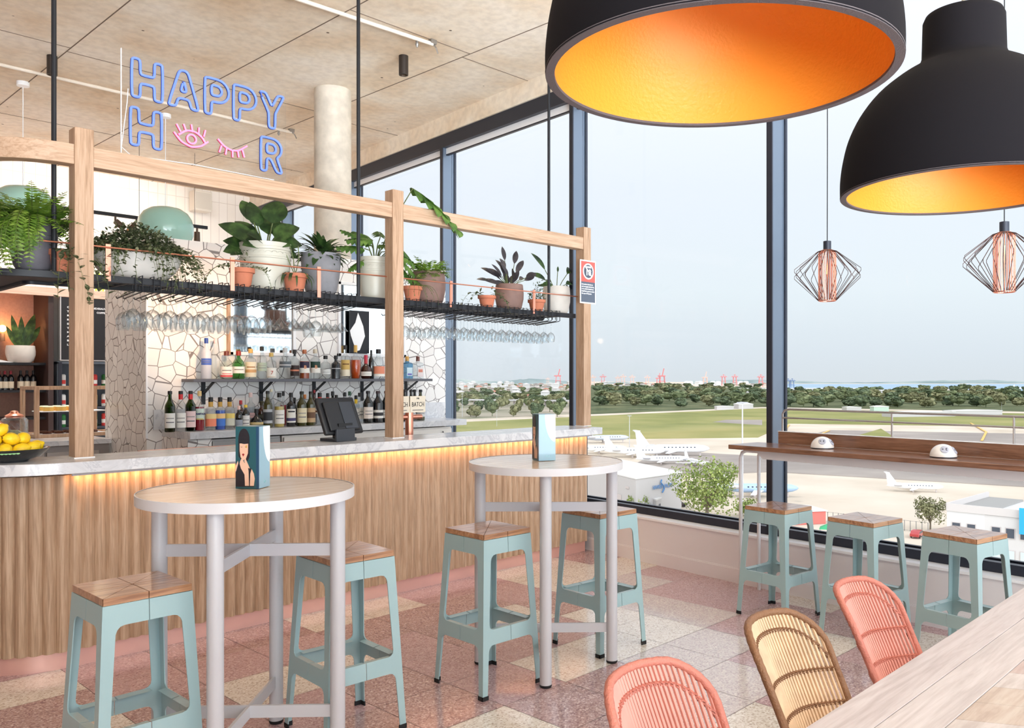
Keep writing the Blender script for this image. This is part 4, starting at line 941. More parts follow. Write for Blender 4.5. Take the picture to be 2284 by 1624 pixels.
for px, yt, c_, nk, lab in ((731, 877, (24, 24, 26), (206, 40, 44), 'bottle with a red neck band directly behind the till'), (742, 873, (24, 24, 26), None, 'dark bottle with a tall black capsule behind the till'),
        (750, 881, (24, 24, 26), None, 'bottle with a flat black pourer behind the till'), (761, 887, (24, 24, 26), None, 'low bottle just showing its black stopper behind the till'), (769, 875, (24, 24, 26), None, 'bottle with a black pourer left of the green capped one'),
        (780, 873, (40, 80, 60), None, 'bottle with a dark green cap behind the till'), (794, 882, (24, 24, 26), (240, 200, 50), 'bottle with a yellow neck band behind the till'), (802, 876, (24, 24, 26), None, 'bottle with a black pourer at the right of the till')):
    K(px, yt, 6.9 if px % 2 else 7.0, 'spirit', 17, 'dark' if px in (742, 761) else 'clear', c_, lab, lz=(.12, .5), neck=nk)
K(821, 872, 6.86, 'wine', 22, 'dark', (26, 24, 30), 'dark wine bottle with a cream label right of the till', lz=(.14, .5), lc=(232, 222, 214))
K(843, 872, 6.86, 'wine', 23, 'ink', (60, 44, 50), 'black wine bottle with a square white label left of the middle post', lz=(.14, .4), stripe=[(.3, .7, (40, 40, 46))])
K(861, 872, 6.86, 'wine', 20, 'dark', (90, 40, 50), 'dark wine bottle mostly hidden by the middle post', lz=(.14, .4))
for px, lab in ((903, 'dark wine bottle against the right side of the middle post'), (917, 'dark wine bottle behind the beer tap column'), (925, 'dark wine bottle behind the right tap badge'), (938, 'olive wine bottle at the right end of the back counter')):
    K(px, 869, 6.9 if px != 925 else 7.05, 'wine', 19, 'olive' if px > 930 else 'dark', (30, 30, 34), lab, lz=(.12, .4), lc=(206, 206, 204))

# ---------------- till and beer tap ----------------
PL = pr('black plastic', (26, 27, 31), .42); PL2 = pr('dark grey plastic', (52, 56, 64), .35)
q = at(765, 984, z=1.076); t = thing('till_screen', 'black touch-screen till seen from behind on the marble bar', 'till', (q.x, q.y + .03, 1.076), .18)
M = Matrix.Translation((.0, .02, .14)) @ Matrix.Rotation(-.42, 4, 'X')
g = G(); g.box(-.165, .165, -.03, .0, -.11, .155, M=M); mk('screen_case', g, PL, t, bevel=.012); g = G(); g.box(-.13, .13, -.045, -.03, -.09, .115, M=M); o = mk('back_cover', g, PL, t, bevel=.006)
mk('cable_hatch', G().box(.0, .11, -.049, -.045, -.08, .11, M=M), PL2, o)
g = G(); g.box(-.09, .09, -.06, .10, 0, .022); g.box(-.10, .06, -.075, -.055, .0, .085); mk('stand', g, PL2, t, bevel=.004); mk('hinge', G().box(-.06, .06, -.05, .01, .02, .12), PL, t)
q = at(917, 972, z=1.06); t = thing('beer_tap', 'copper T-shaped beer tap column with two paper badges', 'beer tap', (q.x, q.y + .04, 1.0))
mk('column', G().lathe([(0, 0), (.05, 0), (.05, .01), (.031, .012), (.031, .25), (0, .25)], 24, (.012, 0, .03)), COP, t)
mk('crossarm', G().tube([(-.125, 0, .20), (.125, 0, .20)], .018, 16), COP, t)
for x in (-.085, .068):
    o = mk('tap_badge', G().box(x - .072, x + .072, -.034, -.026, .235, .36), pr('kraft badge', (224, 214, 196), .6), t, bevel=.002)
    text('badge_lettering', 'BATCH', .05, PM((60, 56, 54), .6), o, Matrix.Translation((x, -.0355, .28)) @ FRONT, align='CENTER', sx=.72); text('badge_lettering', 'MR', .02, PM((60, 56, 54), .6), o, Matrix.Translation((x, -.0355, .335)) @ FRONT, align='CENTER')
    mk('label_print', G().box(x - .05, x + .05, -.0355, -.034, .25, .256), PM((120, 116, 112), .6), o)

# ---------------- menu stands ----------------
TQ = pr('dark teal card', (30, 84, 94), .3, coat=.3); TQ2 = pr('deep blue card', (28, 70, 104), .3, coat=.3); MB = pr('misty blue card', (140, 178, 198), .3, coat=.3)
MB2 = pr('pale teal print', (150, 206, 214), .4); HAIR = pr('card black', (34, 32, 40), .4); SKIN = pr('card skin', (224, 184, 160), .4); LIP = pr('card red', (150, 30, 40), .4); GOLD = pr('card gold', (206, 164, 80), .4)
def menu(loc, rz, label):
    t = thing('menu_holder', label, 'menu holder', loc, rz, 'table menu holders'); a, b, h = .105, .105, .245; t.scale = (.91, .91, 1)
    # faces: front (-y) carries the portrait, right side (+x) the pale curve
    mk('box', G().box(-a / 2, a / 2, -b / 2, b / 2, 0, h), TQ, t, bevel=.0012)
    mk('spine', G().box(a / 2 - .012, a / 2 + .0006, -b / 2 - .0008, -b / 2 + .003, 0, h), TQ2, t)
    F = Matrix.Translation((-a / 2, -b / 2 - .0008, 0)) @ FRONT; sx = 1.0
    def art(nm_, pts, m, d): g = G(); g.prism([(x * sx * .001, y * .001) for x, y in pts], d * .0004, d * .0004 + .0004, M=F); mk(nm_, g, m, t, smooth=False)
    el = lambda cx, cy, rx, ry, a0=0, a1=2 * pi, n=20: [(cx + rx * cos(a0 + (a1 - a0) * i / n), cy + ry * sin(a0 + (a1 - a0) * i / n)) for i in range(n + (0 if a1 - a0 > 6.28 else 1))]
    art('printed_hair', [(14, 128), (14, 190)] + el(39, 195, 25, 42, pi, 0, 14) + [(64, 128), (56, 110), (22, 118)], HAIR, 1)
    art('printed_dress', [(2, 8), (2, 60), (14, 100), (26, 108), (60, 86), (72, 80), (84, 60), (84, 8)], HAIR, 1)
    art('printed_face', [(20, 178), (58, 178), (57, 140), (48, 118), (36, 112), (24, 124), (20, 150)], SKIN, 2); art('printed_fringe', [(16, 180), (16, 200), (62, 200), (62, 178), (40, 176)], HAIR, 3)
    art('printed_neck', [(46, 120), (60, 92), (66, 80), (52, 84), (40, 110)], SKIN, 2)
    art('printed_lips', [(30, 136), (36, 139), (42, 136), (36, 127)], LIP, 3); art('printed_hand', [(22, 108), (30, 122), (40, 104), (56, 92), (60, 70), (62, 12), (44, 12), (42, 56), (26, 80), (20, 98)], SKIN, 3)
    art('printed_arm', [(66, 12), (68, 60), (74, 78), (84, 60), (88, 40), (84, 12)], SKIN, 3); art('printed_arm', [(0, 66), (2, 90), (12, 110), (14, 100), (4, 70)], SKIN, 3)
    art('printed_earring', el(50, 166, 3.5, 6), GOLD, 4)
    for ex in (24, 43): art('printed_eye', [(ex, 166), (ex + 5, 162), (ex + 10, 166), (ex + 5, 164)], HAIR, 4)
    S_ = Matrix.Translation((a / 2 + .0008, -b / 2, 0)) @ Matrix.Rotation(pi / 2, 4, 'Z') @ FRONT
    g = G(); g.box(.0015, .1035, 0, .0004, .002, .243, M=Matrix.Translation((a / 2 + .0006, -b / 2, 0)) @ Matrix.Rotation(pi / 2, 4, 'Z')); 
    mk('pale_side', G().prism([(.001, .001), (.104, .001), (.104, .244), (.001, .244)], 0, .0004, M=S_), MB, t)
    mk('white_curve', G().prism([(.038, .243), (.104, .243), (.104, .11)] + [(.104 - .066 * sin(a_), .243 - .145 * cos(a_) ) for a_ in [pi / 2 * i / 14 for i in range(1, 14)]], .0004, .0008, M=S_), SILLW, t)
    text('lettering', 'MLZ', .012, MB2, t, S_ @ Matrix.Translation((.045, .02, .0006)))
def heading(a, b): return atan2(b[1] - a[1], b[0] - a[0])
menu((1.603, 3.209, 1.0635), -.918, 'teal menu box with a printed portrait on the nearer round table')
menu((3.184, 3.140, 1.0635), -1.99, 'teal menu box with a pale curve on the farther round table')

# ---------------- lemons and bowl ----------------
q = Vector((1.19, 5.0, 1.076)); t = thing('serving_bowl', 'wide shallow black bowl holding lemons on the marble bar', 'bowl', q)
BOWL = pr('glossy black glaze', (22, 24, 26), .12, coat=.6)
mk('shell', G().lathe([(0, .0), (.09, 0), (.15, .022), (.185, .055), (.192, .066), (.184, .066), (.145, .03), (.08, .012), (0, .01)], 48), BOWL, t)
g = G()
for i in range(5): a_ = -1.9 + .09 * i; g.lathe([(0, 0), (.012, .0), (0, .003)], 8, M=Matrix.Translation((.178 * cos(a_), .178 * sin(a_), .056)) @ Matrix.Rotation(a_, 4, 'Z') @ Matrix.Rotation(1.0, 4, 'Y'))
mk('leaf_motif', g, pr('green white glaze', (150, 206, 140), .2), t)
LEM = pr('lemon skin', (248, 206, 30), .35, var=.12, vscale=14, bump=.35, bscale=170); lem = None
lr = random.Random(4); LP = [(-.10, -.07, .062), (-.03, -.095, .062), (.045, -.085, .062), (.10, -.05, .064), (.13, .01, .066), (.10, .07, .064), (.03, .10, .062), (-.05, .10, .062), (-.12, .04, .064), (0, 0, .05),
     (-.06, -.04, .112), (.01, -.05, .114), (.07, -.01, .112), (.03, .04, .112), (-.04, .03, .114), (-.10, .0, .110), (-.03, -.01, .158)]
for i, (x, y, z) in enumerate(LP):
    if lem is None:
        lem = thing('lemon', 'l', 'lemon'); mk('fruit', G().lathe([(0, -.044), (.007, -.043), (.012, -.037), (.024, -.028), (.031, -.012), (.032, 0), (.031, .012), (.024, .028), (.012, .038), (.007, .045), (0, .047)], 20), LEM, lem, ang=70); mk('stem_end', G().lathe([(0, -.046), (.004, -.045), (.003, -.043)], 6), STEM, lem); o = lem
    else: o = dup(lem)
    o.location = q + Vector((x, y, z)); o.rotation_euler = (lr.uniform(.9, 1.9), lr.uniform(-.3, .3), lr.uniform(0, 6.3))
    o['group'] = 'lemons in the black bowl'; o['label'] = ('yellow lemon in the lower layer of the black bowl, ' if z < .1 else 'yellow lemon in the upper heap of the black bowl, ') + ('front left|front, second from left|front, third from left|front right|far right|back right|back, right of centre|back, left of centre|far left|bottom centre|front left|front centre|right side|back right|back left|left side|very top').split('|')[i]

# ---------------- plants ----------------
def blade(g, p, d, n, Ln, Wd, curl=.6, m=0, seg=5, fold=.15, shape=1.0):
    # a leaf: base p, growing along d, facing n, curling away from n
    p = Vector(p); d = Vector(d).normalized(); n = Vector(n); n = (n - d * n.dot(d)); n = n.normalized() if n.length > 1e-5 else Vector((0, 0, 1))
    s = d.cross(n); vs = []; q = p.copy()
    for i in range(seg + 1):
        t = i / seg; wv = Wd * .5 * (sin(pi * min(1, t ** shape * .97 + .03))) ** .8 if 0 < i < seg else (.0015 if i == 0 else 0.0005)
        vs += [q - s * wv + n * wv * fold, q.copy(), q + s * wv + n * wv * fold]
        a = -curl / seg; nd = d * cos(a) + n * sin(a); n = n * cos(a) - d * sin(a); d = nd; q = q + d * (Ln / seg)
    fs = []
    for i in range(seg):
        a = 3 * i; fs += [(a, a + 1, a + 4, a + 3), (a + 1, a + 2, a + 5, a + 4)]
    g.add(vs, fs, m); return q
def frond(g, p, az, el, Ln, W0, rnd, curl=1.3, pinn=15, m=0, gs=None):
    p = Vector(p); d = Vector((cos(az) * cos(el), sin(az) * cos(el), sin(el))); n = Vector((-cos(az) * sin(el), -sin(az) * sin(el), cos(el))); s = d.cross(n); pts = [p.copy()]
    for i in range(pinn):
        a = -curl / pinn; nd = d * cos(a) + n * sin(a); n = n * cos(a) - d * sin(a); d = nd; p = p + d * Ln / pinn; pts.append(p.copy()); t = (i + 1) / pinn
        wl = W0 * sin(pi * (.12 + .86 * t)) ** .7
        for sg in (1, -1):
            dd = (s * sg + d * .45 + Vector((rnd.uniform(-.25, .25), rnd.uniform(-.25, .25), rnd.uniform(-.25, .25)))).normalized()
            blade(g, p, dd, n, wl, wl * .36, .3, m, 2, 0)
    (gs or g).tube(pts, .0012, 3, m=0 if gs else m, caps=False)
def pot_mesh(kind, R, H):
    if kind == 'terra': return [(0, .003), (R * .66, 0), (R * .86, H * .74), (R * .97, H * .75), (R, H * .77), (R, H), (R * .92, H), (R * .88, H * .86), (0, H * .86)]
    if kind == 'round': return [(0, .003), (R * .68, 0), (R * .86, H * .12), (R * .99, H * .45), (R, H * .68), (R * .95, H * .97), (R * .92, H), (R * .87, H * .98), (R * .86, H * .88), (0, H * .88)]
    if kind == 'bowl': return [(0, .003), (R * .45, 0), (R * .66, H * .12), (R * .86, H * .42), (R * .97, H * .76), (R, H), (R * .96, H), (R * .9, H * .85), (0, H * .85)]
    if kind == 'emb': return [(0, .003), (R * .76, 0), (R * .90, H * .25), (R * .96, H * .62), (R * .955, H * .66), (R * .98, H * .67), (R * .98, H * .70), (R * .955, H * .71), (R * .955, H * .84), (R * .99, H * .85), (R * 1.0, H * .90), (R * .97, H * .91), (R * .98, H * .97), (R * .99, H), (R * .93, H), (R * .9, H * .9), (0, H * .9)]
    return [(0, .003), (R * .62, 0), (R * .78, H * .12), (R * .93, H * .45), (R * .99, H * .75), (R, H), (R * .95, H), (R * .92, H * .9), (0, H * .9)]
PZ = 2.064
def potted(name, px, rim, wpx, Y, kind, pm, label, fol, grp=None, sq=1.0):
    p = at(px, 600, Y=Y); R = wpx * depth(p) / FPX / 2; H = max(.07, at(px, rim, Y=Y).z - PZ)
    t = thing(name, label, 'plant', (p.x, Y, PZ), 0, grp)
    mk('pot', G().lathe(pot_mesh(kind, R, H), 40, sq=sq), pm, t, ang=40)
    if kind == 'emb':
        g = G(); n = 26
        for i in range(n):
            a = 2 * pi * i / n; c = Vector((cos(a), sin(a), 0)); tn = Vector((-sin(a), cos(a), 0)); o = c * R * .957 + Vector((0, 0, H * .775))
            g.tube([o + tn * (R * .10 * cos(b)) + Vector((0, 0, H * .035 * sin(b))) + c * .002 for b in [pi * k / 6 for k in range(7)]], .0022, 4)
        mk('relief_band', g, pm, t)
    g = G(); g.lathe([(R * .90, H * .86), (R * .5, H * .885), (0, H * .89)], 20, sq=sq); mk('soil', g, SOIL, t)
    fol(t, R, H, random.Random(int(px))); return t
def fern(n, L_, W0, mat, el=(.2, 1.3), curl=1.3, pinn=15, dirs=None):
    def f(t, R, H, r):
        g = G(); gs = G()
        for i in range(n):
            az = r.uniform(0, 2 * pi) if not dirs else r.choice(dirs) + r.uniform(-.6, .6); e_ = r.uniform(*el); q = R * .5 * r.random()
            frond(g, (q * cos(az), q * sin(az), H * .9), az, e_, L_ * r.uniform(.7, 1.1), W0 * r.uniform(.8, 1.2), r, curl * r.uniform(.7, 1.3), pinn, gs=gs)
        mk('fronds', g, mat, t, smooth=False); mk('frond_stems', gs, STEM, t)
    return f
def trail(n, L_, mat, lw=.02, start=.8, out=.6, up=.0, dirs=None, big=1.0, bush=0, bushr=1.0):
    def f(t, R, H, r):
        g = G(); gs = G()
        for i in range(n):
            az = (r.choice(dirs) + r.uniform(-.3, .3)) if dirs else r.uniform(0, 2 * pi)
            p = Vector((R * start * cos(az), R * start * sin(az) * .8, H * .95)); d = Vector((cos(az) * out, sin(az) * out, .6 + up)).normalized(); pts = [p.copy()]; ln = L_ * r.uniform(.35, 1.05); k = max(4, int(ln / .022))
            for j in range(k):
                d = (d + Vector((r.uniform(-.2, .2), r.uniform(-.2, .2), -.28 + r.uniform(-.1, .1)))).normalized(); p = p + d * .022; pts.append(p.copy())
                s = Vector((r.uniform(-1, 1), r.uniform(-1, 1), r.uniform(-.4, .8))); blade(g, p, s, Vector((0, 0, 1)) + s * .3, lw * r.uniform(1.2, 2.2) * big, lw * r.uniform(.8, 1.2) * big, .4, 0, 3, .1)
            gs.tube(pts, .0012, 4)
        for i in range(bush):
            a = r.uniform(0, 2 * pi); q = sqrt(r.random()) * R * bushr; h = (1 - (q / (R * bushr)) ** 2) * .19 * r.random()
            s = Vector((r.uniform(-1, 1), r.uniform(-1, 1), r.uniform(-.2, 1))); blade(g, (q * cos(a), q * sin(a) * .7, H + h), s, (0, 0, 1), lw * 2 * r.uniform(.8, 1.3), lw * r.uniform(.8, 1.2), .5, 0, 3, .1)
        mk('leaves', g, mat, t, smooth=False); mk('vines', gs, STEM, t)
    return f
def broad(spec, mat, stem=.003, seg=7, shape=1.0, fold=.12):
    # spec rows: azimuth, elevation, stalk length, leaf length, width, curl
    def f(t, R, H, r):
        gs = G()
        for az, el, st, ll, lw, cu in spec:
            d = Vector((cos(az) * cos(el), sin(az) * cos(el), sin(el))); p = Vector((0, 0, H * .88)) + Vector((cos(az), sin(az), 0)) * R * .12; q = p + d * st
            gs.tube([p, p + d * st * .5 + Vector((0, 0, .01)), q], stem, 5); g = G(); nrm = Vector((-cos(az) * sin(el), -sin(az) * sin(el), cos(el)))
            blade(g, q, d, nrm + Vector((-.5, -1.6, .2)), ll, lw, cu, 0, seg, fold, shape); mk('leaf', g, mat, t, ang=80)
        mk('stems', gs, STEM, t)
    return f
def lobed(spec, mat):
    def f(t, R, H, r):
        gs = G()
        for tx, ty, tz, az, el, L_, *lf in spec:      # stalk tip offset, leaf heading
            p = Vector((0, 0, H * .88)); q = Vector((tx, ty, tz)); gs.tube([p, p.lerp(q, .5) + Vector((0, 0, .04)), q], .004, 6)
            d = Vector((cos(az) * cos(el), sin(az) * cos(el), sin(el))); n = Vector((-cos(az) * sin(el), -sin(az) * sin(el), cos(el))) + Vector((0, -.5, 0)); n = (n - d * n.dot(d)).normalized(); s = d.cross(n); g = G()
            for k in range(6):
                tt = .08 + .15 * k; c = q + d * L_ * tt - n * L_ * .25 * tt * tt
                for sg in (1, -1):
                    blade(g, c, s * sg + d * (.15 + .3 * tt) - n * .1, n, L_ * (lf[0] if lf else .42) * sin(pi * (.25 + .62 * tt)), L_ * .20, .7, 0, 4, .1, .8)
            blade(g, q, d, n, L_, L_ * .24, .5, 0, 6, .1); mk('leaf', g, mat, t, ang=80)
        mk('stalks', gs, STEM, t)
    return f
r_ = random.Random(2)
# left: fern over the rounded corner, ivy beside the post
def fern_left(t, R, H, r):
    g = G(); gs = G()
    for i in range(130):
        az = r.uniform(0, 2 * pi); frond(g, (R * .6 * cos(az), R * .6 * sin(az), H * .9), az, r.uniform(.2, 1.4), r.uniform(.14, .30), .042, r, r.uniform(.6, 1.8), 15, gs=gs)
    for i in range(60):
        az = r.uniform(2.4, 4.6); frond(g, (R * .8 * cos(az), R * .8 * sin(az), H * .95), az, r.uniform(-.1, .6), r.uniform(.24, .42), .044, r, r.uniform(1.4, 2.3), 18, gs=gs)
    mk('fronds', g, LEAFF, t, smooth=False); mk('frond_stems', gs, STEM, t)
potted('potted_fern', 74, 488, 98, 5.16, 'flare', POTD, 'feathery green fern in a dark grey pot left of the left post', fern_left)
potted('potted_ivy', 136, 558, 50, 5.07, 'terra', TERRA, 'variegated ivy in a terracotta pot trailing down beside the left post', trail(9, .42, LEAFT, .024, .8, .9, 0, [-1.6, -.9, -1.3], 1.1, 26))
potted('trailing_bowl_plant', 305, 570, 192, 5.23, 'bowl', POTW, 'thick trailing creeper in a wide white bowl right of the left post', trail(120, .36, LEAFT, .016, .75, 1.1, .8, None, 1.1, 3400, 1.12), sq=.62)
potted('potted_creeper', 540, 599, 54, 5.08, 'terra', TERRA, 'wispy creeper in a terracotta pot in front of the embossed sage pot', trail(9, .24, LEAFT, .013, .6, 1, .4, [-.2, -.9, .2, 2.6], 1.0, 50))
potted('fiddle_leaf_fig', 592, 545, 112, 5.24, 'emb', POTP, 'big dark leathery leaves in a wide embossed sage pot', broad([(2.8, .35, .03, .22, .14, .5), (2.5, .15, .04, .20, .13, .9), (3.4, .55, .04, .19, .12, .8), (2.2, 1.0, .10, .22, .10, .8), (1.8, 1.25, .17, .20, .12, .3), (.3, 1.35, .19, .20, .17, .6), (.0, 1.0, .10, .19, .14, 1.3), (-.3, .7, .06, .22, .15, 1.2),
   (.3, .35, .04, .24, .13, .9), (-.8, .5, .05, .19, .13, 1.2), (-.1, .15, .04, .22, .13, .8), (-1.5, .5, .03, .16, .12, 1.3), (3.9, .35, .03, .18, .12, 1.1), (-.5, 1.1, .10, .18, .13, 1.2), (1.2, .8, .05, .2, .13, 1), (2.9, .7, .08, .24, .15, .7), (3.0, .1, .05, .2, .14, .8), (.1, .5, .05, .25, .16, 1.0), (-2.2, .6, .04, .18, .13, 1.0), (2.0, 1.2, .2, .2, .13, .5), (.8, 1.2, .12, .22, .15, .8), (-1.0, .9, .08, .2, .14, 1.2)], LEAFD, .005, 8, .8))
def strappy(t, R, H, r):
    g = G(); gs = G()
    for i in range(30):
        az = r.uniform(0, 2 * pi); blade(g, (R * .4 * cos(az), R * .4 * sin(az), H * .9), (cos(az), sin(az), r.uniform(.4, 1.2)), (0, 0, 1), r.uniform(.10, .19), .013, 2.2, 0, 7, .2)
    for dx in (-.02, .0, .02): gs.tube([(0, 0, H * .9), (dx * 2, .02, H + .10), (dx * 3 - .02, .03, H + .19)], .0032, 5)
    for dx in (0, .04): blade(g, (dx - .01, -.02, H + .01), (dx - .02, -.6, -.9), (0, -1, .2), .05, .03, .2, 0, 3, .1)
    mk('strap_leaves', g, LEAFD, t, ang=80); mk('bare_stems', gs, STEM, t)
potted('strap_leaf_plant', 658, 611, 56, 5.08, 'terra', TERRA, 'dark strap-leaved plant in a terracotta pot left of the grey concrete pot', strappy)
def calathea(t, R, H, r):
    g = G()
    for i in range(130):
        az = r.uniform(0, 2 * pi); e_ = r.uniform(.0, 1.4); d = Vector((cos(az) * cos(e_), sin(az) * cos(e_), sin(e_))); blade(g, Vector((0, 0, H * .9)) + d * r.uniform(.02, .09), d, (0, -.3, 1), r.uniform(.09, .165), r.uniform(.030, .046), r.uniform(.5, 1.3), 0, 5, .2)
    mk('leaves', g, LEAFD, t, ang=80)
potted('calathea', 716, 567, 86, 5.24, 'flare', POTG, 'bushy dark-leaved plant in a tall grey concrete pot', calathea)
potted('split_leaf_philodendron', 836, 576, 76, 5.22, 'emb', POTP, 'tall split-leaf plant in an embossed sage pot behind the middle post', lobed([(-.06, -.05, .43, 2.9, .1, .19), (.02, -.04, .46, 1.0, .6, .17), (-.13, -.04, .27, 2.9, -.4, .13), (.08, -.02, .43, .3, .2, .18), (.21, -.03, .40, -.1, -.6, .18), (.20, -.02, .28, -.3, -.7, .18), (.10, .0, .24, .2, -.3, .15), (-.03, 0, .40, 2.3, .5, .15),
   (.14, -.27, .80, -.15, -.38, .54, .24), (-.12, -.05, .36, 2.8, .2, .2), (.0, -.06, .40, -1.2, .0, .18), (.08, -.05, .36, -.9, -.2, .2), (-.05, -.02, .44, 1.8, .6, .18), (.16, -.05, .33, -.2, -.5, .2), (-.10, .02, .44, 3.0, .5, .16), (.28, -.02, .20, .0, -.2, .17)], LEAFG))
potted('string_succulent', 920, 639, 44, 5.09, 'terra', TERRA, 'dangling stringy succulent in a terracotta pot right of the middle post', trail(12, .30, LEAFG, .006, .7, .9, .2, [-1.2, -1.9, -.8, -1.5], 1.0, 40))
potted('small_fern', 956, 607, 75, 5.24, 'round', POTB, 'light green fern in a brown clay pot right of the middle post', fern(70, .18, .042, LEAFF, (.3, 1.45), 1.2, 11))
potted('ivy_sprig', 1086, 660, 41, 5.08, 'terra', TERRA, 'sparse ivy sprigs in a terracotta pot left of the bronze-leaved plant', trail(7, .26, LEAFT, .020, .5, 1, .5, [3.0, 2.8, -.2, -.6], 1.0, 10))
rub = []
for i in range(20): rub.append((r_.uniform(0, 6.28), r_.uniform(.3, 1.45), r_.uniform(.02, .17), r_.uniform(.10, .16), r_.uniform(.04, .06), r_.uniform(.3, .9)))
rub += [(2.9, .75, .10, .16, .045, .4), (3.0, .35, .05, .17, .05, .5), (1.6, 1.4, .24, .13, .045, .2), (.2, 1.3, .22, .13, .05, .3)]
potted('rubber_plant', 1136, 635, 64, 5.23, 'round', POTB, 'bronze-leaved rubber plant in a brown clay pot', broad(rub, LEAFP, .003))
potted('small_bushy_plant', 1197, 669, 40, 5.09, 'terra', TERRA, 'small bushy herb in a terracotta pot beside the round white pot', trail(16, .09, LEAFD, .009, .4, .4, 1.6, None, 1.0, 240, 1.1))
potted('broad_leaf_plant', 1241, 640, 62, 5.22, 'round', POTW, 'broad-leaved plant on long stalks in a round white pot next to the right post', broad([(2.9, .7, .13, .16, .07, 1.0), (2.6, 1.1, .20, .20, .07, .5), (.6, 1.25, .18, .06, .02, .1), (.0, .9, .20, .22, .075, 1.4), (-.1, .35, .10, .15, .06, 1.5), (-.3, .6, .10, .13, .06, 1.4), (3.5, .4, .08, .12, .06, 1.2), (1.5, .8, .1, .14, .06, 1.0), (2.2, .5, .06, .12, .06, .8)], LEAFD, .0035))

# ---------------- cafe area at the back left ----------------
PINKW = pr('blush pink stucco', (196, 154, 140), .8, var=.08, vscale=40); DBR = pr('dark brown panel', (62, 44, 42), .5); FASC = wood('pink washed fascia', [(216, 176, 156), (226, 192, 172), (234, 202, 184)], 0, 9, .5)
NY = 12.1; X0n, X1n = 1.2, 3.40
t = thing('shelving_niche', 'dark lined display niche with shelves under a pink wood fascia, far left', 'shelving unit', (0, 0, 0))
mk('fascia', G().box(X0n, 4.9, NY - .04, NY, 2.535, 2.64), FASC, t, bevel=.003); mk('soffit', G().box(X0n, 4.9, NY, 12.78, 2.60, 2.64), FASC, t)
mk('back_panel', G().box(X0n, 3.34, 12.74, 12.78, 0, 2.6), PINKW, t); mk('side_panel', G().box(3.34, 3.40, NY + .02, 12.78, 0, 2.6), DBR, t)
for z in (1.69, 1.345, 1.0): mk('shelf_board', G().box(X0n, 3.34, NY + .12, 12.74, z - .03, z), BLACKM, t)
p = at(46, 807, Y=12.32); t = thing('niche_plant', 'upright dark-leaved plant in a white rounded pot on the niche shelf', 'plant', (p.x, 12.32, 1.69)); k = depth(p) / FPX
mk('pot', G().lathe(pot_mesh('round', 29 * k, 38 * k), 32), POTW, t); g = G()
for dx, ll, wd in ((-.15, .3, .07), (-.07, .42, .08), (.01, .40, .08), (.10, .46, .12), (.2, .34, .09)): blade(g, (dx * .2, 0, 34 * k), (dx * 3.4, -.05, 1), (0, -1, 0), ll, wd, .25 if dx > 0 else -.1, 0, 7, .15, .9)
mk('leaves', g, LEAFD, t, ang=80)
def wbottle(px, yt, Y, zb, H, cap, label, grp, lab=(214, 200, 178)):
    p = at(px, 850, Y=Y); t = thing('wine_bottle', label, 'bottle', (p.x, Y, zb), 0, grp); R = .036
    mk('glass_body', G().lathe([(r * R, z * H) for r, z in PROF['wine']], 16), GB['ink'], t); mk('capsule', G().lathe([(.38 * R, .80 * H), (.40 * R, .985 * H), (0, H)], 12), PM(cap), t)
    g = G(); arcband(g, R * 1.02, .1 * H, .44 * H); mk('paper_label', g, PM(lab, .6), t)
for i_, px in enumerate((-2, 11, 24)): wbottle(px, 0, 12.35, 1.345, .245, (140, 26, 46), 'dark wine bottle with a dark red capsule in the niche, %s from the left' % ORD[i_], 'red capsule bottles in the niche')
for i_, px in enumerate((46, 60, 74)): wbottle(px, 0, 12.35, 1.345, .25, (24, 22, 26), 'dark wine bottle with a black capsule in the niche, %s from the left' % ORD[i_], 'black capsule bottles in the niche')
p = at(3, 720, Y=12.7); t = thing('wall_sconce', 'small glowing wall lamp in the niche at the left edge', 'lamp', (p.x, 12.74, 2.03)); mk('holder', G().lathe([(0, -.06), (.03, -.06), (.026, .04), (0, .04)], 16, (0, -.09, 0)), pr('concrete lamp holder', (120, 100, 92), .7), t)
mk('globe', G().sph((0, -.09, .10), .045, 16, 10), pr('lit globe', (255, 220, 170), .5, emis=(255, 176, 96), es=22), t); mk('wall_arm', G().tube([(0, -.09, -.02), (0, 0, -.02)], .01, 8), BLACKM, t)
pl_ = bpy.data.lights.new('sconce_light', 'POINT'); pl_.energy = 4; pl_.color = (1, .55, .25); pl_.shadow_soft_size = .05; plo = bpy.data.objects.new('sconce_light', pl_); COL.objects.link(plo); plo.location = (p.x, 12.56, 2.13)
t = thing('folded_card', 'white folded card lying beside the niche plant', 'card', (at(6, 800, Y=12.3).x, 12.28, 1.69)); mk('card', G().prism([(-.12, 0), (.10, 0), (-.12, .05)], -.05, .05, M=FRONT), SILLW, t)
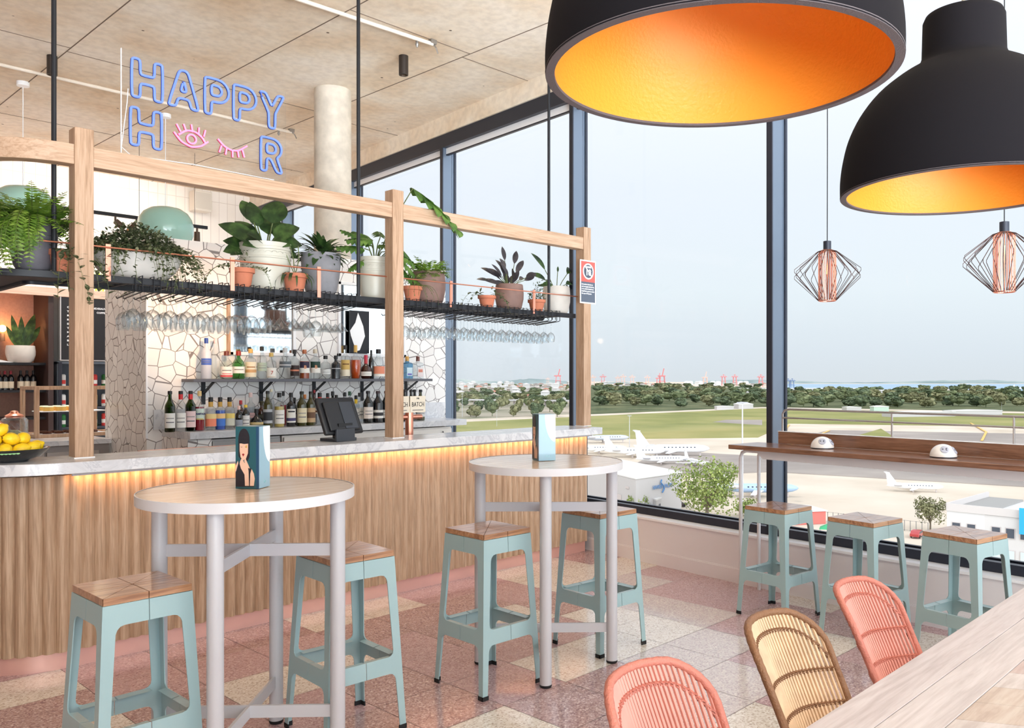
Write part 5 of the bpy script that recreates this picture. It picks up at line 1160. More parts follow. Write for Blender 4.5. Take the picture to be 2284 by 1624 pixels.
# menu board
bx0, bx1 = 3.47, 4.90; t = thing('menu_board', 'black menu board with white capital lettering behind the left post', 'menu board', (bx0, NY, 1.73))
mk('board', G().box(0, bx1 - bx0, -.03, 0, 0, .80), pr('black letter board', (26, 26, 32), .6), t); g = G(); w_ = bx1 - bx0
g.box(-.012, 0, -.035, .0, -.01, .81); g.box(0, w_, -.035, 0, -.012, 0); mk('frame', g, GREYM, t)
for i, (a_, b_) in enumerate((('CATALINA SOUNDS', 'SAUVIGNON BLANC'), ('THORN CLARKE', 'COPPER CHARDONNAY'), ('RED CLAW', ''), ('REDBANK', ''), ('SHAW', ''), ('THORN', 'COPPER SHIRAZ'), ('MORITZ', ''), ('AIX', ''), ('BOTTEGA', ''), ('LIGHT', ''))):
    zz = .665 - i * .0535
    text('board_lettering', a_, .032, SILLW, t, Matrix.Translation((.066, -.034, zz)) @ FRONT, sx=1.3, bold=.0012)
    if b_:
        xr = (.60 if i != 5 else .50); text('board_lettering', b_, .032, SILLW, t, Matrix.Translation((xr + (.16 if i == 5 else 0), -.034, zz)) @ FRONT, sx=1.05, bold=.0012, align='CENTER')
YL = pr('lime neon', (210, 250, 40), .4, emis=(200, 250, 30), es=.7); p = at(229, 630, Y=12.7); t = thing('lime_ring_sign', 'lime green ring lettering on the white back wall above the menu board', 'sign', (p.x, 12.74, 2.70))
for dz in (0, .19):
    for dx in (-.045, .045): mk('ring', G().tube([(dx + .028 * cos(a), 0, dz + .055 * sin(a)) for a in [2 * pi * i / 20 for i in range(20)]], .009, 8, closed=True), YL, t)
# upright fridge under the board with goods
t = thing('display_fridge', 'glass-fronted drinks fridge under the menu board', 'fridge', (3.45, NY + .02, 0)); Wf = 1.45
mk('cabinet', G().box(0, Wf, .5, .54, 0, 1.70).box(0, .03, 0, .5, 0, 1.7).box(Wf - .03, Wf, 0, .5, 0, 1.7).box(0, Wf, 0, .5, 1.68, 1.71).box(0, Wf, 0, .5, 0, .1), pr('fridge grey blue', (120, 132, 146), .4), t)
for z in (1.38, 1.12, .86, .60): mk('shelf_board', G().box(.03, Wf - .03, .03, .5, z - .025, z), pr('fridge shelf', (70, 74, 84), .5), t)
mk('glass_door', G().box(.01, Wf - .01, -.02, -.012, .1, 1.68), GLZ, t); mk('door_frame', G().box(0, .035, -.03, -.012, 0, 1.70), DARKF, t)
cols = [((214, 60, 56), 'red'), ((240, 240, 238), 'white'), ((40, 120, 56), 'green'), ((214, 60, 56), 'red'), ((226, 196, 120), 'yellow'), ((60, 80, 150), 'blue')]
for zi, z in enumerate((1.38, 1.12, .86)):
    for j in range(11):
        c_, cn = cols[(j * (zi + 2) + zi) % 6]
        if zi == 0: c_, cn = [((238, 236, 232), 'white'), ((214, 60, 56), 'red'), ((30, 110, 50), 'green')][0 if j < 3 else (1 if j in (3, 6) else 2)]
        o = thing('packaged_drink', '%s drink can on the %s fridge shelf, %s from the left' % (cn, ('top', 'second', 'third')[zi], ORD[j]), 'can', (3.53 + j * .125, NY + .12, z), 0, '%s cans on the %s fridge shelf' % (cn, ('top', 'second', 'third')[zi]))
        mk('body', G().lathe([(0, 0), (.034, 0), (.037, .01), (.037, .15), (.025, .165), (0, .165)], 16), PM(c_), o); g = G(); arcband(g, .0375, .04, .09); mk('paper_label', g, PM(WHT if cn != 'white' else (214, 60, 56), .6), o)
# pastry counter
g = G(); g.box(.7, 2.69, 7.98, 8.95, .925, .968); tag(mk('pastry_counter_top', g, MARB, bevel=.003), 'grey marble counter under the pastry cabinet, left of the tiled wall', 'countertop')
t = thing('steel_counter_fridge', 'stainless steel counter fridge below the pastry cabinet', 'fridge', (0, 8.02, 0)); mk('body', G().box(.7, 2.69, .02, .9, 0, .925), pr('dull stainless', (150, 142, 138), .4, .6), t)
for x0, x1 in ((1.62, 2.18), (2.20, 2.60)):
    d = mk('door', G().box(x0, x1, -.005, .02, .12, .87), pr('fridge door steel', (176, 168, 162), .35, .5), t, bevel=.003); mk('handle', G().box(x0 + .02, x0 + .035, -.03, -.005, .5, .8), SILLW, d)
t = thing('pastry_cabinet', 'wood-framed glass cabinet with pastries left of the tiled wall', 'display cabinet', (2.226, 8.45, .968)); cw, cd_, ch = 1.30, .46, .455
g = G()
for x in (0, .60, cw - .035):
    for y in (0, cd_ - .035): g.box(x, x + .035, y, y + .035, 0, ch)
for z in (0, ch - .03):
    for y in (0, cd_ - .035): g.box(.035, cw - .035, y, y + .035, z, z + .03)
    for x in (0, cw - .035): g.box(x, x + .035, .035, cd_ - .035, z, z + .03)
mk('frame', g, OAK, t, smooth=False); mk('base', G().box(.035, cw - .035, .035, cd_ - .035, .0, .018), OAKX, t); g = G(); g.box(.02, cw - .02, .02, cd_ - .02, .215, .222); mk('glass_shelf', g, GLZ, t)
g = G(); g.box(.035, .60, .012, .016, .03, ch - .03); g.box(.635, cw - .035, .012, .016, .03, ch - .03); g.box(.012, .016, .035, cd_ - .035, .03, ch - .03); mk('glass_panel', g, GLZ, t)
def tray(x, y, z, w_, lab): o = thing('white_tray', lab, 'tray', (x, y, z), 0, 'pastry trays'); mk('tray', G().box(-w_, w_, -.13, .13, 0, .008), SILLW, o, bevel=.002)
tray(2.56, 8.66, 1.192, .27, 'white tray of round cakes on the glass shelf'); tray(2.56, 8.66, .988, .27, 'white tray of brown biscuits on the cabinet floor')
CK = pr('yellow sponge', (232, 186, 96), .7, var=.15, vscale=30); IC = pr('pale icing', (222, 220, 180), .5); CH = pr('brown biscuit', (96, 54, 34), .7, var=.3, vscale=40)
ck = None
for i in range(8):
    x, y = 2.37 + .10 * (i % 4), 8.60 + .12 * (i // 4)
    if ck is None: ck = thing('iced_cake', 'round yellow iced cake, front row, leftmost on the glass shelf', 'cake', (x, y, 1.20), 0, 'iced cakes on the glass shelf'); mk('sponge', G().lathe([(0, 0), (.042, 0), (.045, .03), (.04, .036), (0, .036)], 20), CK, ck); mk('icing', G().lathe([(.041, .034), (.043, .038), (.03, .046), (0, .047)], 20), IC, ck)
    else: dup(ck, (x, y, 1.20))['label'] = 'round yellow iced cake, %s row, %s from the left' % (('front', 'back')[i // 4], ORD[i % 4])
bk = None
for i in range(10):
    x, y = 2.36 + .095 * (i % 5), 8.60 + .11 * (i // 5)
    if bk is None: bk = thing('brown_biscuit', 'dark brown biscuit on the cabinet floor, front row, leftmost', 'biscuit', (x, y, .996), 0, 'brown biscuits'); mk('biscuit', G().lathe([(0, 0), (.036, 0), (.04, .012), (.03, .022), (0, .024)], 12), CH, bk)
    else: dup(bk, (x, y, .996), r_.uniform(0, 3))['label'] = 'dark brown biscuit on the cabinet floor, %s row, %s from the left' % (('front', 'back')[i // 5], ORD[i % 5])
# ribbed jars with copper lids
def jar(px, w_, yt, lab, contents):
    p = at(px, 930, Y=8.2); k = depth(p) / FPX; R = w_ * k / 2; H = (972 - yt) * k; t = thing('cookie_jar', lab, 'jar', (p.x, 8.2, .968), 0, 'lidded cut-glass jars')
    mk('glass_body', G().lathe([(0, .004), (R * .9, 0), (R, .02), (R, H * .66), (R * .9, H * .75), (R * .62, H * .8), (R * .6, H * .8), (R * .86, H * .74), (R * .96, H * .65), (R * .96, .02), (0, .012)], 24), WGL, t)
    g = G()
    for sg in (1, -1):
        for i in range(14):
            a0_ = 2 * pi * i / 14; g.tube([(R * 1.005 * cos(a0_ + sg * 1.5 * j / 8), R * 1.005 * sin(a0_ + sg * 1.5 * j / 8), .02 + H * .62 * j / 8) for j in range(9)], .0022, 4)
    mk('cut_pattern', g, WGL, t); mk('lid', G().lathe([(R * .66, H * .78), (R * .7, H * .84), (R * .4, H * .9), (R * .3, H * .93), (R * .3, H * .97), (0, H)], 24), COP, t); mk('contents', G().lathe([(0, .014), (R * .8, .014), (R * .8, H * .25), (R * .3, H * .36), (0, H * .3)], 14), contents, t)
jar(32, 52, 903, 'cut-glass jar with a copper lid behind the lemons', pr('wrapped sweets', (190, 190, 150), .7, var=.4, vscale=60)); jar(-6, 46, 924, 'smaller copper-lidded jar cut by the left edge of the photo', pr('red sweets', (180, 90, 70), .7, var=.4, vscale=60))

# ---------------- outside: airfield 30 m below ----------------
GZ = -30.0
def ext(x, y, z=GZ): return at(x, y, z=z)
def flat(name, pts, m, dz=0.0): g = G(); g.prism([(p.x, p.y) for p in pts], GZ - .5 + dz, GZ + dz); return mk(name, g, m, smooth=False)
def noisy(name, cols, scale, rough=.95):
    m, n, out = nm(name); b = n.nodes.new('ShaderNodeBsdfPrincipled'); n.links.new(b.outputs[0], out.inputs[0]); t = n.nodes.new('ShaderNodeTexCoord')
    z = n.nodes.new('ShaderNodeTexNoise'); z.inputs['Scale'].default_value = scale; z.inputs['Detail'].default_value = 6; n.links.new(t.outputs['Object'], z.inputs['Vector'])
    r = ramp(n, [(.3 + .4 * i / (len(cols) - 1), c) for i, c in enumerate(cols)], z.outputs['Fac']); n.links.new(r.outputs[0], b.inputs['Base Color'])
    b.inputs['Roughness'].default_value = rough; b.inputs['Specular IOR Level'].default_value = .1; return m
APR = noisy('apron concrete', [(186, 172, 154), (200, 187, 170), (210, 198, 182)], .03)
GRS = noisy('dry airfield grass', [(118, 122, 72), (138, 138, 86), (154, 148, 98)], .02)
TAR = noisy('taxiway asphalt', [(138, 130, 124), (152, 143, 136), (166, 157, 148)], .03)
SUB = noisy('suburb ground', [(110, 114, 88), (150, 144, 126), (176, 164, 148)], .012)
WOODL = noisy('woodland floor', [(70, 80, 56), (92, 98, 70), (112, 114, 84)], .03)
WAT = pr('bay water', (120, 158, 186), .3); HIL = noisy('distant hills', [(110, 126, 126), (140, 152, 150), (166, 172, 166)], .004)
g = G(); g.prism([(7, -900), (5200, -900), (5200, 5200), (7, 5200)], GZ - 2, GZ - .05); o = mk('ground', g, APR, smooth=False); o['kind'] = 'structure'
def zone(name, px, m, dz, lab, cat, kind='structure'):
    o = flat(name, [ext(*p) for p in px], m, dz); tag(o, lab, cat); o['kind'] = kind; return o
zone('suburb_ground', [(940, 940), (1315, 922), (1340, 858), (940, 858)], SUB, .05, 'built-up ground beyond the airfield on the left', 'ground')
zone('woodland_ground', [(1270, 926), (1700, 908), (2500, 922), (2500, 876), (1760, 866), (1270, 858)], WOODL, .1, 'shaded ground under the tree belt', 'ground')
zone('airfield_grass', [(960, 990), (1330, 980), (1690, 976), (1760, 945), (2500, 955), (2500, 927), (1700, 911), (1330, 928), (960, 945)], GRS, .15, 'dry green grass between the runways', 'grass')
zone('taxiway', [(1590, 942), (1700, 949), (1700, 937), (1620, 937)], TAR, .2, 'grey asphalt patch in the grass', 'taxiway')
zone('taxiway', [(1385, 1050), (1480, 1006), (2600, 1070), (2600, 1105), (1720, 1053), (1560, 1060)], TAR, .2, 'grey taxiway strip in front of the parked jets', 'taxiway')
zone('runway', [(1755, 984), (1850, 960), (2500, 972), (2500, 1020), (1900, 1000)], TAR, .2, 'dark runway surface across the right windows', 'runway')
zone('grass_patch', [(1905, 975), (1965, 957), (2000, 980), (1950, 992)], GRS, .3, 'small grass triangle beside the runway', 'grass')
zone('bay_water', [(1745, 877), (2080, 868), (2500, 876), (2500, 856.5), (1745, 856.5)], WAT, .25, 'pale blue bay water on the horizon', 'water')
YM = pr('yellow paint', (226, 176, 96), .8)
for q in ([(1748, 965), (1760, 948)], [(2165, 945), (2200, 965), (2190, 985)], [(1850, 962), (1780, 990), (1740, 1000)]):
    P_ = [ext(*p) + Vector((0, 0, .45)) for p in q]; g = G()
    for a_, b_ in zip(P_, P_[1:]): g.bar(a_, b_, 1.2, .1)
    tag(mk('painted_line', g, YM), 'yellow taxi line crossing the runway, %s' % ('left of the ledge rail', 'curving at the right', 'sweeping towards the ledge')[len(q) - 2 + (1 if q[0][0] == 1850 else 0)], 'line')
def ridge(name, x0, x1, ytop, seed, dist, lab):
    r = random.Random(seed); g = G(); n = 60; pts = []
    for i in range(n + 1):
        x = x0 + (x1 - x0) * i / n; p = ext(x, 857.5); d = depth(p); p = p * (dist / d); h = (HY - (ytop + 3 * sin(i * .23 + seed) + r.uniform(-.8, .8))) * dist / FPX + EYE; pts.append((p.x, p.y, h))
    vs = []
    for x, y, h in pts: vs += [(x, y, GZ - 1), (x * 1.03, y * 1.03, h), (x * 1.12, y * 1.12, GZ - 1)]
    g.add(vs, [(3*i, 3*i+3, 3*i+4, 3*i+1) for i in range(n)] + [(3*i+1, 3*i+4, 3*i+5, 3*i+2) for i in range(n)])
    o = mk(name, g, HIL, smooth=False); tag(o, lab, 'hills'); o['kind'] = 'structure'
ridge('distant_hills', 900, 1300, 848, 1, 4250, 'low hazy hills behind the suburb on the left'); ridge('distant_hills', 1290, 1760, 855, 2, 4300, 'low shore behind the port cranes'); ridge('distant_hills', 1540, 2600, 850.5, 3, 4600, 'hazy hills beyond the bay')

# trees: crowns made of leaf clumps
def crown(seed, n, R, H, card=.5, blobs=9):
    r = random.Random(seed); g = G(); bl = [(Vector((r.uniform(-.6, .6) * R, r.uniform(-.6, .6) * R, H * r.uniform(.35, .9))), R * r.uniform(.32, .55)) for _ in range(blobs)]
    for i in range(n):
        c, q = bl[r.randrange(blobs)]; d = Vector((r.gauss(0, 1), r.gauss(0, 1), r.gauss(0, 1) * .8)).normalized(); p = c + d * q * r.uniform(.75, 1.05)
        s = Vector((r.uniform(-1, 1), r.uniform(-1, 1), r.uniform(-1, 1))).normalized(); u = d.cross(s); u = u.normalized() if u.length > .01 else Vector((1, 0, 0)); w_ = (d + s * .5).cross(u).normalized(); k = card * r.uniform(.6, 1.3)
        g.add([p - u * k, p + w_ * k, p + u * k, p - w_ * k], [(0, 1, 2, 3)])
    return g, bl
TR = [leafm('grey green foliage', [(76, 88, 58), (108, 118, 80), (142, 148, 106)], .25, .8, .15), leafm('olive foliage', [(96, 98, 66), (128, 128, 90), (158, 154, 116)], .25, .8, .15), leafm('deep foliage', [(64, 80, 58), (90, 104, 74), (118, 130, 94)], .25, .8, .15), leafm('sunny foliage', [(88, 108, 48), (128, 144, 74), (170, 178, 104)], .5, .8, .2)]
BARK = pr('grey bark', (110, 98, 84), .9)
def blob_tree(seed, mat):
    g, _ = crown(seed, 150, 5.0, 10.5, 1.6, 6); g2 = G(); rr = random.Random(seed)
    for _ in range(5): g2.sph((rr.uniform(-2.4, 2.4), rr.uniform(-2.4, 2.4), rr.uniform(3.5, 7.5)), rr.uniform(2.0, 3.0), 8, 6)
    g.v, g2.v = g.v, g2.v; k = len(g.v); g.v += g2.v; g.f += [tuple(k + i for i in f) for f in g2.f]; g.m += g2.m
    g.tube([(0, 0, 0), (0, 0, 5)], .35, 5); return mk('tree', g, mat, smooth=False)
protos = [blob_tree(20 + i, TR[i % 3]) for i in range(6)]; first = [True] * 6; rt = random.Random(8); NT_ = 0
ONES = 'zeroth first second third fourth fifth sixth seventh eighth ninth tenth eleventh twelfth thirteenth fourteenth fifteenth sixteenth seventeenth eighteenth nineteenth'.split()
def nth(i):
    i += 1; t_ = ('twen', 'thir', 'for')[min(i // 10, 4) - 2] if i > 19 else ''
    return ONES[i] if i < 20 else (t_ + 'tieth' if i % 10 == 0 else t_ + 'ty-' + ONES[i % 10])
ROWN = ('rearmost', 'second-rearmost', 'third-rearmost', 'middle', 'third-nearest', 'second-nearest', 'nearest')
def put_tree(px, py, sc, lab, grp, k=None, vz=1.2):
    k = rt.randrange(6) if k is None else k; o = protos[k] if first[k] else protos[k].copy()
    if not first[k]: COL.objects.link(o)
    first[k] = False; o.location = ext(px, py); o.rotation_euler = (0, 0, rt.uniform(0, 6)); o.scale = (sc * rt.uniform(.9, 1.3), sc * rt.uniform(.9, 1.3), vz * rt.uniform(.8, 1.1)); tag(o, lab, 'tree', grp)
for i, (y, n) in enumerate(((862, 26), (867, 30), (873, 32), (880, 34), (888, 36), (897, 36), (906, 30))):
    for j in range(n):
        x = 1325 + (2290 - 1325) * (j + rt.random()) / n
        if y < 872 and 1745 < x: continue
        if y < 876 and 1690 < x < 2010: continue
        if y > 900 and 1440 < x < 1540 and rt.random() < .5: continue
        put_tree(x, y + rt.uniform(-2.5, 3), (3.2, 2.9, 2.6, 2.3, 2.1, 2.0, 1.6)[i], 'grey-green tree in the %s row of the tree belt, %s from the left' % (ROWN[i], nth(j)), 'tree belt behind the airfield', vz=(1.3, 1.3, 1.3, 1.3, 1.25, 1.2, 1.1)[i])
for i, (y, n) in enumerate(((866, 8), (875, 10), (886, 16), (896, 16), (907, 9), (918, 8), (930, 6))):
    for j in range(n):
        x = 1005 + (1275 - 1005) * (j + rt.random()) / n; put_tree(x, y + rt.uniform(-3, 3), {866: 1.5, 875: 1.5, 886: 1.9, 896: 1.7}.get(y, .9), 'grey-green tree among the houses, %s row, %s from the left' % (ROWN[i], nth(j)), 'trees among the houses', vz=1.0)
def big_tree(name, px, base, px0, px1, ytop, seed, mat, lab, n, card, m2=None):
    b = ext(px, base); k = depth(b) / FPX; R = (px1 - px0) * k / 2; H = (base - ytop) * k; t = thing(name, lab, 'tree', (b.x, b.y, GZ))
    g, bl = crown(seed, n, R, H, card, 16); mk('crown', g, mat, t, smooth=False); g = G(); g.tube([(0, 0, 0), (.1, 0, H * .2), (0, .1, H * .42)], [R * .06, R * .05, R * .035], 8)
    for c, q in bl[:12]: g.tube([(0, 0, H * .22), c * .5 + Vector((0, 0, H * .15)), c], [R * .03, R * .02, R * .008], 5)
    mk('trunk', g, BARK, t)
big_tree('gum_tree', 1577, 1162, 1500, 1652, 1036, 5, TR[3], 'large spreading tree in front of the hangar', 3600, .26)
big_tree('slender_tree', 2075, 1184, 2038, 2112, 1112, 6, TR[1], 'thin olive tree left of the white flat-roofed building', 1300, .20)
for px, py, w0, w1, yt, lab in ((1425, 1150, 1395, 1455, 1106, 'pale shrub in front of the hangar corner'), (1668, 1152, 1640, 1700, 1118, 'shrub beside the first window stool'), (1395, 1160, 1370, 1420, 1130, 'low shrub below the hangar wall')):
    big_tree('garden_shrub', px, py, w0, w1, yt, px, TR[3], lab, 900, .22)

# buildings
BWH = pr('white sheet roof', (216, 214, 211), .6); BWL = pr('pale grey sheet wall', (184, 180, 178), .7); BSH = pr('grey wall', (190, 180, 176), .7); DRK = pr('dark glass', (70, 76, 86), .3)
def quad_building(name, N_, R_, B_, zt, lab, cat, roofm, wallm, over=.3):
    N_, R_, B_ = (Vector((p.x, p.y)) for p in (N_, R_, B_)); Lp = N_ + (B_ - R_); t = thing(name, lab, cat, (N_.x, N_.y, GZ)); P_ = [Vector((0, 0)), R_ - N_, B_ - N_, Lp - N_]; h = zt - GZ
    if (P_[1].x * P_[2].y - P_[1].y * P_[2].x) < 0: P_ = P_[::-1]
    mk('walls', G().prism([tuple(p) for p in P_], 0, h - .3), wallm, t, smooth=False); c = sum(P_, Vector((0, 0))) / 4
    mk('roof', G().prism([tuple(c + (p - c) * (1 + over * .05)) for p in P_], h - .3, h), roofm, t, smooth=False); return t, R_ - N_, Lp - N_, h
zt = -21.1; hg, ra, la, hh = quad_building('aircraft_hangar', at(1418, 1066, z=zt), at(1520, 1052, z=zt), at(1385, 1025, z=zt), zt, 'white-roofed hangar with blue lettering behind the farther round table', 'hangar', BWH, BWL)
rd = ra.normalized(); nrm = Vector((rd.y, -rd.x)); nrm = nrm if nrm.dot(Vector((-1, -1))) > 0 else -nrm
Mh = Matrix(((rd.x, 0, nrm.x, 0), (rd.y, 0, nrm.y, 0), (0, 1, 0, 0), (0, 0, 0, 1)))
BLU = pr('sign blue', (74, 124, 176), .6); wl = ra.length
for s_, f_ in (('HAWKER', .33), ('PACIFIC', .59)): text('lettering', s_, 1.3, BLU, hg, Matrix.Translation((nrm.x * .3, nrm.y * .3, 0)) @ Mh @ Matrix.Translation((wl * f_, hh - 3.2, .05)), sx=.19 * wl / 5.0, extrude=.02, bold=.02)
mk('swoosh', G().tube([(Mh @ Vector((wl * .56 + dx * 1.2, hh - 2.6 + dy, .35))) for dx, dy in ((-.5, 1.4), (-.8, .8), (0, 0), (.3, -.8), (-.3, -1.6))], .18, 6), BLU, hg)
ld = la.normalized(); g = G(); p0 = la * .30; nl = Vector((-ld.y, ld.x)); nl = nl if nl.dot(Vector((-1, -.3))) > 0 else -nl
for a_, z0, z1, w_ in ((.22, .2, 4.2, 2.8), (.10, 6.0, 6.5, 1.6)): c = la * a_ + nl * .1; g.bar((c.x, c.y, (z0 + z1) / 2), (c.x + ld.x * w_, c.y + ld.y * w_, (z0 + z1) / 2), .12, z1 - z0)
mk('wall_opening', g, BSH, hg)
zt = -26.4; an, ra, la, hh = quad_building('site_office', at(1464, 1114, z=zt), at(1515, 1090, z=zt), at(1490, 1082, z=zt), zt, 'small white office annex with a blue sign below the hangar', 'building', BWH, BWL)
rd = ra.normalized(); nrm = Vector((rd.y, -rd.x)); nrm = nrm if nrm.dot(Vector((-1, -1))) > 0 else -nrm; g = G(); c = rd * 2.0 + nrm * .06; g.bar((c.x, c.y, 1.1), (c.x + rd.x * 1.2, c.y + rd.y * 1.2, 1.1), .1, 2.2); mk('door', g, DRK, an)
ld = la.normalized(); nl = Vector((-ld.y, ld.x)); nl = nl if nl.dot(Vector((-1, -.3))) > 0 else -nl; g = G(); c = nl * .06; g.bar((c.x, c.y, 1.3), (c.x + ld.x * 5, c.y + ld.y * 5, 1.3), .1, 1.5); mk('blue_sign', g, pr('bright blue sign', (60, 130, 200), .5), an)
# flat-roofed white building at lower right
zt = -16.7; N_, Lc, Bk = at(2196, 1127, z=zt), at(2112, 1119, z=zt), at(2204, 1094, z=zt); fb, ra, la, hh = quad_building('flat_roofed_building', N_, Lc, Bk, zt - 1, 'white flat-roofed building with square windows, lower right', 'building', pr('grey roof deck', (150, 148, 144), .8), pr('white render', (206, 204, 202), .8), 0)
rd = ra.normalized(); nrm = Vector((rd.y, -rd.x)); nrm = nrm if nrm.dot(Vector((-1, -1))) > 0 else -nrm
Rr_ = at(2330, 1140, z=zt); r2 = (Vector((Rr_.x, Rr_.y)) - Vector((N_.x, N_.y))); L2 = r2.length; r2.normalize(); n2 = Vector((r2.y, -r2.x)); n2 = n2 if n2.dot(Vector((-1, -1))) > 0 else -n2
w2, w3 = r2 * L2, r2 * L2 + la; P_ = [Vector((0, 0)), w2, w3, la]
if (P_[1].x * P_[2].y - P_[1].y * P_[2].x) < 0: P_ = P_[::-1]
mk('wing', G().prism([tuple(p) for p in P_], 0, hh - .35), pr('white render wing', (200, 197, 194), .8), fb, smooth=False)
g = G()
for a_, b_ in ((Vector((0, 0)), ra), (ra, ra + la), (Vector((0, 0)), w2)): g.bar((a_.x, a_.y, hh + .25), (b_.x, b_.y, hh + .25), .3, 1.1)
mk('parapet', g, pr('grey parapet', (196, 190, 186), .8), fb)
WIN = pr('window blind', (196, 212, 214), .3); 
for rw in range(4):
    for q, dr, nn in ([(ra * f, rd, nrm) for f in (.62, .22)] + [(w2 * f, r2, n2) for f in (.12, .36, .6, .84)]):
        z = hh - 2.6 - rw * 3.1; c = q + nn * .04; o = mk('window_frame', G().bar((c.x, c.y, z), (c.x + dr.x * 1.25, c.y + dr.y * 1.25, z), .12, 1.5), BSH, fb); c = q + nn * .12 + dr * .1
        mk('pane', G().bar((c.x, c.y, z), (c.x + dr.x * 1.05, c.y + dr.y * 1.05, z), .06, 1.3), WIN if rw else DRK, o)
mk('blue_sign', G().bar((w2 * .62 + n2 * .8).to_3d() + Vector((0, 0, hh - .6)), (w2 * .95 + n2 * .8).to_3d() + Vector((0, 0, hh - .6)), .3, 3.6), pr('sky blue sign', (40, 160, 214), .5), fb)
# rooftops close below the windows
for px, py, w_, d_, h_, lab in ((1640, 1196, 6, 4, 3, 'pale cabin roof just above the window sill'), (1800, 1170, 9, 7, 3.4, 'low white-roofed shop with a red front beyond the second stool'), (2060, 930, 60, 12, 4.5, 'long low white terminal shed at the edge of the grass'), (2180, 926, 50, 12, 4.5, 'second long low white shed at the right'), (1664, 912, 16, 12, 5.5, 'small white tent-like hangar at the edge of the grass'), (1618, 914, 18, 6, 4, 'row of white site cabins beside the small hangar'),
        (1966, 922, 15, 6, 7, 'pale green shed beside the trees'), (1905, 916, 16, 8, 4, 'small white roof under the trees')):
    p = ext(px, py); t = thing('low_building', lab, 'building', p, TH - pi / 2 + .25); gb = px == 1664
    mk('walls', G().box(-w_ / 2, w_ / 2, 0, d_, 0, h_ * .8), pr('green sheet', (176, 196, 180), .7) if px == 1966 else (pr('red front', (206, 110, 100), .7) if px == 1800 else BWL), t, smooth=False)
    mk('roof', G().prism([(-w_ / 2 - .3, h_ * .8), (w_ / 2 + .3, h_ * .8), (w_ / 2 + .3, h_ * .86), (0, h_ * 1.25 if gb else h_ * .98), (-w_ / 2 - .3, h_ * .86)], -d_ - .3, .3, M=FRONT), BWH, t, smooth=False)
for px, py, w_, h_, lab in ((1800, 876, 260, 8, 'long white warehouse roof in the tree belt, left part'), (1920, 880, 200, 7, 'long white warehouse roof in the tree belt, right part')):
    p = ext(px, py); t = thing('warehouse', lab, 'building', p, TH - pi / 2 + .1); mk('walls', G().box(-w_ / 2, w_ / 2, 0, 60, 0, h_), BWL, t, smooth=False); mk('roof', G().box(-w_ / 2 - 1, w_ / 2 + 1, -1, 61, h_, h_ + 1), BWH, t, smooth=False)
# houses of the suburb, each a body and a roof
RF = [pr('house roof %d' % i, c, .8) for i, c in enumerate(((170, 116, 96), (176, 168, 160), (132, 124, 118), (190, 186, 182)))]
hp = []
for i in range(4):
    t = thing('house', 'h', 'house'); mk('walls', G().box(-7, 7, -5, 5, 0, 5 + (i == 3) * 6), pr('house wall %d' % i, ((186, 176, 166), (176, 162, 148), (190, 186, 180), (196, 194, 190))[i], .8), t, smooth=False)
    hz = 5 + (i == 3) * 6; g = G(); g.add([(-8, -6, hz), (8, -6, hz), (8, 6, hz), (-8, 6, hz), (-4, 0, hz + 3), (4, 0, hz + 3)], [(0, 1, 5, 4), (2, 3, 4, 5), (1, 2, 5), (3, 0, 4), (0, 3, 2, 1)]); mk('roof', g, RF[i], t, smooth=False); hp.append(t)
hf = [True] * 4
def put_house(x, y, sc, w_=''):
    k = rt.randrange(4); o = hp[k] if hf[k] else dup(hp[k]); hf[k] = False; o.location = ext(x, y); o.rotation_euler = (0, 0, rt.uniform(0, 3)); o.scale = (sc,) * 3
    o['label'] = ('red-roofed', 'pale-roofed', 'grey-roofed', 'tall white')[k] + ' house in the distant suburb' + w_; o['group'] = 'distant houses'
for i, (y, n, sc) in enumerate(((859.5, 12, 1.3), (861, 18, 1.2), (864, 18, 1.1), (868, 18, 1.2), (873, 16, 1.0), (879, 14, .9), (890, 8, .9))):
    for j in range(n): put_house(1003 + 275 * (j + rt.random()) / n, y + rt.uniform(-1, 1), sc, ', %s row, %s from the left' % (ROWN[i], nth(j)))
for j in range(26): put_house(1330 + 400 * (j + rt.random()) / 26, 860 + rt.uniform(-.6, 2), 1.3, ' beyond the tree belt, %s from the left' % nth(j))
p0, p1 = ext(1003, 903), ext(1275, 906); t = thing('viaduct', 'pale elevated road crossing in front of the suburb', 'viaduct', p0); q = p1 - p0
mk('deck', G().bar((0, 0, 6), (q.x, q.y, 6), 8, 1.6), BWL, t)
for i in range(12): f = (i + .5) / 12; mk('pier', G().box(q.x * f - .8, q.x * f + .8, q.y * f - .8, q.y * f + .8, 0, 5.5), BSH, t)

